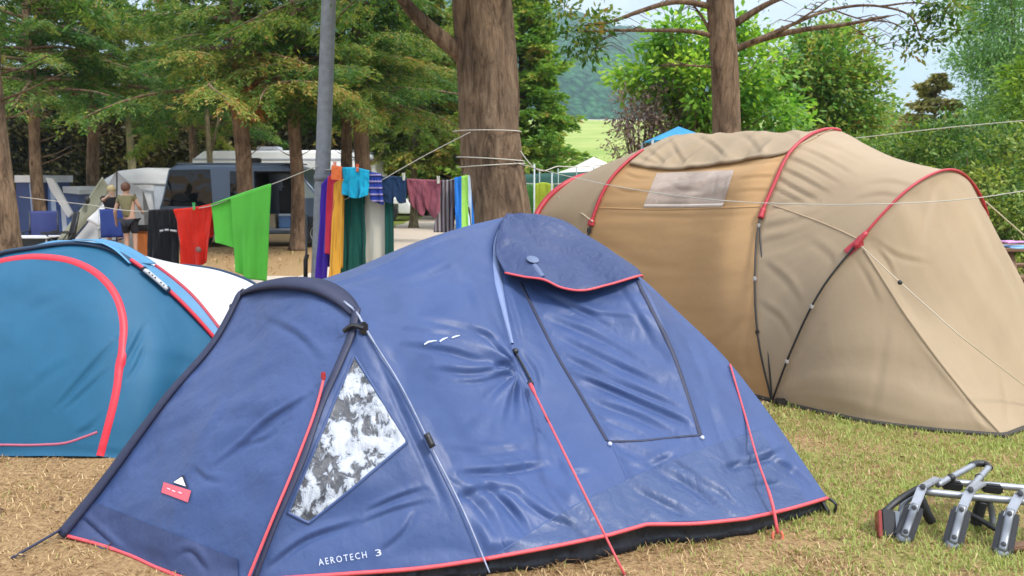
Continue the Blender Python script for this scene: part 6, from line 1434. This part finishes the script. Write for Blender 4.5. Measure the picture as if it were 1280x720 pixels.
    mb = MB(); mb.sphere(at(109, 250, Y - .3), (.06, .05, .09), 8, 6); mb.build('toggle', blk, t)
    # blue and white cabin tent
    Y = 19.6; t = thing('cabin_tent', 'blue cabin tent with white roof edges at the far left', 'tent', gnd(60, 309))
    sb = stripes('blue_white_stripes', [(.45, .55, .72), (.06, .10, .28), (.6, .65, .75), (.12, .2, .45)], 2.2)
    def pan(name, px, Yp, th, mat):
        mb = MB(); prism(mb, [at(u, v, Yp) for u, v in px], (0, th, 0)); return mb.build(name, mat, t, smooth=False)
    pan('wall', [(20, 226), (48, 226), (48, 309), (20, 309)], Y, 1.4, blue); pan('roof_edge', [(18, 219), (49, 219), (49, 228), (18, 228)], Y - .06, 1.5, whit)
    pan('curtain', [(36, 229), (45, 229), (48, 300), (42, 300)], Y - .05, .04, simple('pale_curtain', (.30, .36, .52), .7))
    pan('wall', [(80, 240), (98, 241), (98, 309), (76, 309)], Y + .4, 1.3, simple('mid_blue_wall', (.13, .18, .36), .7)); pan('roof_edge', [(78, 233), (94, 233), (99, 237), (99, 243), (79, 241)], Y + .3, 1.4, whit)
    pan('awning_panel', [(60, 226), (66, 224), (88, 272), (92, 304), (60, 304)], Y - .2, .03, sb); pan('awning_beam', [(57, 222), (66, 223), (90, 267), (85, 272), (62, 236)], Y - .3, .08, whit); pan('red_drape', [(47, 235), (51, 233), (59, 268), (57, 280), (51, 275)], Y - .35, .03, simple('dull_red_drape', (.28, .10, .06), .8))
    bc = fabric('navy_chair_cloth', (.022, .032, .13), rough=.8, trans=.02, wr=.3)
    camp_chair('navy folding chair in front of the cabin tent, beside the white table', gnd(54, 330) * V(1, 1, 0), .48, bc, .3, False)
    c = gnd(45, 334); t = thing('camp_table', 'low white-topped table beside the navy folding chair', 'table', c)
    mb = MB(); mb.box(c + V(0, 0, .56), (.75, .45, .03), None, .008); mb.build('table_top', simple('table_white', (.7, .7, .72), .5), t)
    mb = MB(); mb.box(c + V(0, .1, .30), (.66, .25, .48), None, .01); mb.build('cupboard', simple('dark_cupboard', (.05, .06, .07), .7), t)
    for sx in (-1, 1):
        for sy in (-1, 1): mb = MB(); mb.tube([c + V(sx * .34, sy * .19, 0), c + V(sx * .34, sy * .19, .545)], .014, 6); mb.build('leg', simple('leg_grey', (.3, .3, .3), .5), t)
    camp_chair('black folding chair right of the white-topped table', gnd(75, 333), .42, simple('black_mesh', (.012, .012, .014), .8), -.9, False)
    # the two people
    skin = simple('skin', (.50, .30, .22), .5, var=.08); skin2 = simple('fair_skin', (.58, .37, .28), .5, var=.08)
    Yp = 16.0; b = V((166 - 640) / F * 16.1, Yp, 0)
    person('person in olive shirt and black shorts, seen from behind, reaching left', b, 1.56, (-.20, -.20, 1.08), (.40, -.10, .86), simple('auburn_hair', (.13, .055, .03), .6, var=.3, vscale=40), fabric('olive_shirt', (.17, .15, .075), rough=.9, trans=.0, wr=.4), simple('black_shorts', (.012, .012, .02), .8), skin, math.pi, (.05, -.02), sleeves=.45, girth=.86)
    b2 = V((150 - 640) / F * 17.2, 16.95, 0)
    person('fair-haired person in a black top behind the blue chair', b2, 1.50, (-.12, -.22, 1.40), (.20, -.12, .95), simple('fair_hair', (.42, .33, .17), .6, var=.2, vscale=40), fabric('black_top', (.010, .010, .014), rough=.9, trans=.0), simple('dark_trousers', (.02, .02, .03), .8), skin2, .5, (0, -.03), True, .4)
    camp_chair('blue folding chair with pale legs, between the two people', V((146 - 640) / F * 16.5, 16.3, 0), .46, fabric('royal_blue_chair_cloth', (.03, .06, .26), rough=.8, trans=.03), .4)
    t = thing('bag', 'small orange and black bag beside the person in olive', 'bag', V((184 - 640) / F * 16.5, 16.3, .0)); c = V((184 - 640) / F * 16.5, 16.3, 0)
    mb = MB(); mb.box(c + V(0, 0, .30), (.30, .24, .56), None, .06); mb.build('sack', simple('orange_bag', (.5, .16, .04), .7), t); mb = MB(); mb.box(c + V(0, -.01, .63), (.32, .25, .12), None, .03); mb.build('flap', blk, t)
    # windbreak, lime cloth, pavilion, light blue tent roof, picnic table
    gn = fabric('dark_green_screen', (.02, .085, .07), rough=.8, trans=.15, wr=.3, wscale=2)
    t = thing('windbreak', 'dark green windbreak between the biggest trunk and the tan tent', 'windbreak', gnd(690, 300))
    a, b_ = at(652, 222, 21), at(742, 214, 23)
    G = coons([at(652, 218, 21), at(652, 300, 21) * V(1, 1, 0)], [at(742, 214, 23), at(742, 300, 23) * V(1, 1, 0)], None, None, 40, 14); G[..., 1] += .08 * np.sin(np.linspace(0, 5 * math.pi, 40))[None]
    mb = MB(); mb.grid(G); mb.build('screen', gn, t, thick=.01)
    for k in range(5):
        p = G[0, int(k * 39 / 4)]; mb = MB(); mb.tube([p * V(1, 1, 0), p + V(0, 0, .12)], .02, 6); mb.build('post', simple('windbreak_post', (.25, .3, .3), .5), t)
    lime = towelmat('lime_cloth', (.52, .62, .06), .3)
    cloth('cloth', 'lime yellow cloth hung in front of the dark green windbreak', 'cloth', [(668, 231), (680, 229), (692, 232)], [(667, 282), (680, 284), (690, 280)], 12.5, lime, None, 3, .03, .8, 21)
    cloth('cloth', 'mid green cloth hung left of the lime yellow one', 'cloth', [(655, 232), (669, 232)], [(655, 280), (668, 280)], 12.7, towelmat('leaf_green_cloth', (.09, .28, .07), .25), None, 2, .03, .8, 22, 20)
    mb = MB(); mb.tube(resample(A((640, 228, 12.6), (668, 230, 12.6), (694, 230, 12.6), (740, 215, 13.5)), 20), .008, 6); tag(mb.build('cord', simple('cord_pale', (.5, .5, .42), .8)), 'thin cord carrying the lime and the green cloths', 'cord')
    for (u, v0, v1, Y, lb) in ((668, 205, 275, 12.4, 'thin pale pole left of the lime cloth'), (690, 215, 272, 12.4, 'thin pale pole right of the lime cloth')):
        p = at(u, v0, Y); mb = MB(); mb.tube([p * V(1, 1, 0), p], .014, 6); tag(mb.build('pole', simple('pale_pole', (.55, .6, .6), .5)), lb, 'pole', 'thin poles by the lime cloth')
    t = thing('pavilion', 'white pavilion tent top beyond the left end of the tan tent', 'pavilion', gnd(742, 298)); Yc = 23.5; apx = at(742, 196, Yc + 1.3); w = 1.25
    cs = [apx + V(sx * w, sy * w, -.52) for sx, sy in ((-1, -1), (1, -1), (1, 1), (-1, 1))]
    mb = MB()
    for i in range(4): mb.grid(coons([apx, (apx + cs[i]) / 2 - V(0, 0, .05), cs[i]], [apx, (apx + cs[(i + 1) % 4]) / 2 - V(0, 0, .05), cs[(i + 1) % 4]], None, None, 10, 10))
    mb.build('roof', fabric('white_pavilion_cloth', (.76, .75, .70), rough=.6, trans=.3), t)
    mb = MB()
    for i in range(4): mb.grid(np.array([[cs[i], cs[(i + 1) % 4]], [cs[i] - V(0, 0, .22), cs[(i + 1) % 4] - V(0, 0, .22)]]))
    mb.build('valance', whit, t)
    for c in cs: mb = MB(); mb.tube([c * V(1, 1, 0), c], .025, 6); mb.build('leg', simple('pavilion_leg', (.5, .5, .5), .5), t)
    t = thing('gazebo', 'light blue tent roof peeping over the tan tent', 'gazebo', V(2.9, 13.2, 0)); apx = at(848, 158, 13.2); w = .5; lb = fabric('light_blue_cloth', (.05, .34, .62), rough=.6, trans=.25)
    cs = [apx + V(sx * w, sy * w, -.24) for sx, sy in ((-1, -1), (1, -1), (1, 1), (-1, 1))]; mb = MB()
    for i in range(4): mb.grid(coons([apx, cs[i]], [apx, cs[(i + 1) % 4]], None, None, 8, 8))
    mb.build('roof', lb, t)
    for c in cs: mb = MB(); mb.tube([c * V(1, 1, 0), c], .02, 6); mb.build('leg', simple('gazebo_leg', (.4, .4, .42), .5), t)
    c = V(6.75, 10.2, 0); t = thing('picnic_table', 'brown wooden picnic table at the right edge', 'table', c); wd = simple('brown_wood', (.16, .085, .045), .75, var=.3, vscale=12, bscale=20)
    mb = MB(); mb.box(c + V(0, 0, .74), (1.5, .8, .04), None, .008); mb.build('table_top', wd, t)
    for s in (-1, 1):
        mb = MB(); mb.box(c + V(0, s * .72, .44), (1.5, .26, .04), None, .008); mb.build('bench', wd, t)
        for q in (-1, 1): mb = MB(); mb.bar(c + V(s * .55, q * .6, 0), c + V(s * .55, q * .25, .72), .08, .05); mb.build('leg', wd, t)
        mb = MB(); mb.bar(c + V(s * .48, -.84, .40), c + V(s * .48, .84, .40), .05, .08); mb.build('bearer', wd, t)
    def lay(label, x, w, d, mat, z, nm='cloth', cat='cloth'):
        g = np.zeros((14, 20, 3)); xx = np.linspace(-w / 2, w / 2, 20); yy = np.linspace(-d / 2, d / 2, 14); g[..., 0] = c[0] + x + xx[None]; g[..., 1] = c[1] - .15 + yy[:, None]; g[..., 2] = z + .022 * np.abs(noise(g[..., 0] * 9, g[..., 1] * 9, 0, 3)); mb = MB(); mb.grid(g); tag(mb.build(nm, mat, thick=.02, offset=1), label, cat)
    lay('folded light blue towel on the picnic table', -.28, .55, .4, towelmat('light_blue_cotton', (.22, .45, .72)), .765)
    lay('pink folded towel lying on the light blue one', -.42, .34, .24, towelmat('pink_cotton', (.70, .32, .62)), .83)
    # low pale building beyond the meadow
    t = thing('farm_building', 'low pale farm building beyond the meadow, below the hill', 'building', V(14.5, 205, 16)); zb = at(745, 156, 205)[2]
    mb = MB(); mb.box(V(18, 208, zb - 3), (34, 6, 7.0)); mb.build('wall', simple('pale_wall', (.55, .48, .42), .9), t); mb = MB()
    prism(mb, [(0.2, 204.6, zb + .45), (0.2, 208, zb + 1.5), (0.2, 211.4, zb + .45)], (35.6, 0, 0)); mb.build('roof', simple('pale_roof', (.5, .42, .38), .9), t)
    # scrap of bark by the carrier
    p = gnd(1278, 690); mb = MB(); mb.bar(p + V(-.06, 0, .02), p + V(.10, .03, .03), .05, .02, bevel=.006); tag(mb.build('wood_chunk', wd), 'dark brown piece of wood on the grass, bottom right corner', 'wood')
def bike_carrier():
    sil = simple('brushed_aluminium', (.31, .32, .345), .42, .65, var=.1, vscale=30, rvar=.06); blk = simple('black_moulding', (.016, .016, .018), .5, var=.2); gry = simple('grey_cast', (.22, .23, .25), .4, .5); redl = simple('red_lens', (.22, .022, .012), .3); rub = simple('black_strap', (.01, .01, .012), .7)
    t = thing('bike_carrier', 'folded silver and black bicycle carrier lying on the grass, bottom right', 'bike carrier', gnd(1200, 655))
    def tb(name, P, r, mat, n=20, par=t, sq=1.0, ns=10):
        mb = MB(); mb.tube(resample(P, n), r, ns, True, sq); return mb.build(name, mat, par)
    tb('front_rail', A((1153, 614, 3.56), (1215, 621, 3.52), (1300, 629, 3.46), (1400, 640, 3.38)), .017, sil)
    tb('rear_rail', A((1168, 601, 3.72), (1230, 606, 3.70), (1300, 612, 3.66), (1400, 622, 3.58)), .017, sil)
    for (u, v, w_) in ((1190, 606, 26), (1240, 610, 26)):
        mb = MB(); mb.bar(at(u - w_ / 2, v - 1, 3.69), at(u + w_ / 2, v + 2, 3.66), .042, .042, bevel=.008); mb.build('rail_sleeve', blk, t)
    # U handle
    h = tb('handle', A((1172, 606, 3.60), (1195, 593, 3.70), (1216, 582, 3.79)), .015, sil); tb('handle', A((1236, 584, 3.78), (1222, 600, 3.66), (1210, 614, 3.55)), .015, sil)
    tb('handle_grip', A((1214, 582, 3.79), (1222, 579.5, 3.82), (1231, 580, 3.82), (1237, 585, 3.77)), .017, blk)
    for (u, v, Y) in ((1189, 597, 3.66), (1224, 597, 3.69)):
        mb = MB(); mb.sphere(at(u, v, Y), .020, 10, 8); mb.build('joint', blk, t)
    # three wheel arms: silver knee plate, ribbed black tray with a silver strap
    arms = [((1172, 598, 3.60), (1153, 609, 3.52), (1143, 634, 3.44), (1129, 673, 3.39)), ((1228, 604, 3.58), (1213, 613, 3.48), (1202, 637, 3.41), (1190, 682, 3.34)), ((1287, 612, 3.52), (1275, 618, 3.42), (1262, 642, 3.35), (1252, 692, 3.27)), ((1350, 618, 3.45), (1338, 624, 3.36), (1325, 650, 3.29), (1316, 700, 3.21))]
    for (p0, p1, p2, p3) in arms:
        a, b, c, d = A(p0, p1, p2, p3)
        mb = MB(); mb.bar(a, b + (b - a) * .1, .036, .016, bevel=.004); mb.bar(b, c + (c - b) * .2, .040, .014, bevel=.004)
        arm = mb.build('wheel_arm', sil, t)
        dr = (d - c) / np.linalg.norm(d - c); ve = unit(EYE - c); sd = unit(np.cross(dr, ve)); nn = np.cross(sd, dr); nn = nn if np.dot(nn, ve) > 0 else -nn
        mb = MB()
        for s in (-1, 1): mb.bar(c + sd * .022 * s - nn * .008, d + sd * .022 * s - nn * .002, .022, .036, up=sd, bevel=.008)
        for k in np.linspace(.05, .95, 9): q = c + (d - c) * k; mb.bar(q - sd * .037 - nn * .01, q + sd * .033 - nn * .008, .010, .034, up=dr, bevel=.003)
        mb.build('wheel_tray', blk, arm)
        P = np.array([c + (d - c) * k + nn * (.026 + .004 * math.sin(k * 9)) for k in np.linspace(-.08, .97, 14)])
        mb = MB(); mb.tube(P, .017, 8, True, .45); mb.build('strap_plate', gry, arm)
        for k in (.06, .82): mb = MB(); mb.lathe(c + (d - c) * k + nn * .028, [(.0, 0), (.011, .0), (.011, .012), (.0, .014)], 10, nn); mb.build('bolt', blk, arm)
        mb = MB(); mb.lathe(d - dr * .012, [(.0, 0), (.028, .0), (.032, .012), (.026, .03), (.0, .032)], 14, dr); mb.build('end_cap', gry, arm)
        mb = MB(); mb.lathe(b - nn * -.012, [(.0, 0), (.012, .0), (.012, .012), (.0, .014)], 10, nn); mb.build('bolt', blk, arm)
    # lamp bar on the left, swept down to the grass
    tb('lamp_bar', A((1165, 604, 3.58), (1140, 615, 3.58), (1118, 629, 3.56), (1106, 640, 3.52)), .016, blk)
    tb('lamp_bar', A((1155, 616, 3.62), (1140, 622, 3.62), (1128, 632, 3.60), (1125, 645, 3.58)), .013, gry)
    mb = MB(); mb.bar(at(1107, 638, 3.52), at(1109, 674, 3.46), .062, .10, bevel=.008); tl = mb.build('tail_light', blk, t)
    mb = MB(); mb.bar(at(1097.5, 639, 3.50), at(1099, 673, 3.44), .016, .085, bevel=.003); mb.build('lens', redl, tl)
    mb = MB(); g = np.random.default_rng(3)
    for k in range(6):
        a = at(1116 + k * 3, 640 + 2 * k, 3.5); mb.tube(resample([a, a + V(.01, -.02, -.06), a + V(-.02, .02, -.11), a + V(.01, 0, -.15)], 8), .007, 5)
    mb.build('wiring', rub, t)
    mb = MB(); mb.bar(at(1122, 640, 3.5), at(1118, 670, 3.45), .05, .06, bevel=.012); mb.build('lamp_bracket', gry, t)
    tb('foot', A((1150, 622, 3.56), (1158, 640, 3.55), (1164, 652, 3.55)), .022, blk); tb('foot', A((1228, 626, 3.52), (1222, 645, 3.53), (1220, 655, 3.53)), .026, blk); tb('foot', A((1236, 624, 3.52), (1240, 642, 3.52), (1241, 655, 3.51)), .014, gry)
    tb('cable', A((1212, 643, 3.52), (1226, 650, 3.48), (1242, 660, 3.44), (1262, 668, 3.40)), .012, rub)
ground(); hill(); far_wood(); woods(); grass_patch(); navy_tent(); tan_tent(); blue_tent(); washing(); vehicles(); far_camp(); bike_carrier()
haze()
# ================================================================== world, light, camera
def world():
    w = bpy.data.worlds.new('World'); SC.world = w; w.use_nodes = True
    nt = w.node_tree; nt.nodes.clear()
    out = nt.nodes.new('ShaderNodeOutputWorld'); bg = N(nt, 'ShaderNodeBackground', Strength=.088)
    sky = nt.nodes.new('ShaderNodeTexSky'); sky.sky_type = 'NISHITA'; sky.sun_disc = False
    sky.sun_elevation = math.radians(SUN_EL); sky.sun_rotation = math.radians(SUN_ROT)
    sky.air_density = 1.0; sky.dust_density = 1.5
    tc = nt.nodes.new('ShaderNodeTexCoord')
    a = mnoise(nt, tc.outputs['Generated'], 3.2, 7, .58, (1, 1, 3.2), None, .3)
    m = ramp(nt, a, [(.34, (0.6,) * 3), (.50, (.97,) * 3)]).outputs[0]
    b = mnoise(nt, tc.outputs['Generated'], 5.0, 6, .6, (1, 1, 2.5))
    cl = ramp(nt, b, [(.3, (5.6, 6.5, 8.3)), (.62, (8.8, 9.1, 9.7))]).outputs[0]
    sx = N(nt, 'ShaderNodeSeparateXYZ'); lk(nt, tc.outputs['Generated'], sx.inputs[0])
    # overcast: the cloud deck is brighter overhead than near the horizon
    el = ramp(nt, sx.outputs[2], [(0.0, (.40, .41, .43)), (.30, (.50, .51, .53)), (.60, (1.05, 1.05, 1.05)), (1.0, (1.45, 1.45, 1.45))]).outputs[0]
    lk(nt, mixc(nt, 1.0, mixc(nt, m, sky.outputs[0], cl), el, 'MULTIPLY'), bg.inputs['Color']); lk(nt, bg.outputs[0], out.inputs[0])
SUN_EL, SUN_AZ = 52.0, 128.0      # azimuth clockwise from +Y (where the sun stands)
SUN_ROT = SUN_AZ
def sun():
    l = bpy.data.lights.new('sun', 'SUN'); l.energy = 1.5; l.angle = math.radians(10); l.color = (1.0, .955, .88)
    o = bpy.data.objects.new('sun', l); COL.objects.link(o)
    el, az = math.radians(SUN_EL), math.radians(SUN_AZ)
    d = Vector((math.sin(az) * math.cos(el), math.cos(az) * math.cos(el), math.sin(el)))
    o.rotation_euler = d.to_track_quat('Z', 'Y').to_euler(); o.location = d * 30
def camera():
    c = bpy.data.cameras.new('camera'); c.sensor_width = 36; c.lens = 36 * F / 1280; c.clip_end = 6000; c.clip_start = .05
    o = bpy.data.objects.new('camera', c); COL.objects.link(o)
    o.location = Vector(EYE); o.rotation_euler = (math.pi / 2 - PITCH, 0, 0); SC.camera = o
    c.dof.use_dof = True; c.dof.focus_distance = 4.3; c.dof.aperture_fstop = 4.5
def settings():
    vs = SC.view_settings; vs.view_transform = 'Standard'; vs.look = 'None'; vs.gamma = 1; vs.exposure = 1.55; vs.use_curve_mapping = False
    SC.cycles.max_bounces = 8; SC.cycles.transparent_max_bounces = 8
    SC.cycles.use_denoising = True
world(); sun(); camera(); settings()
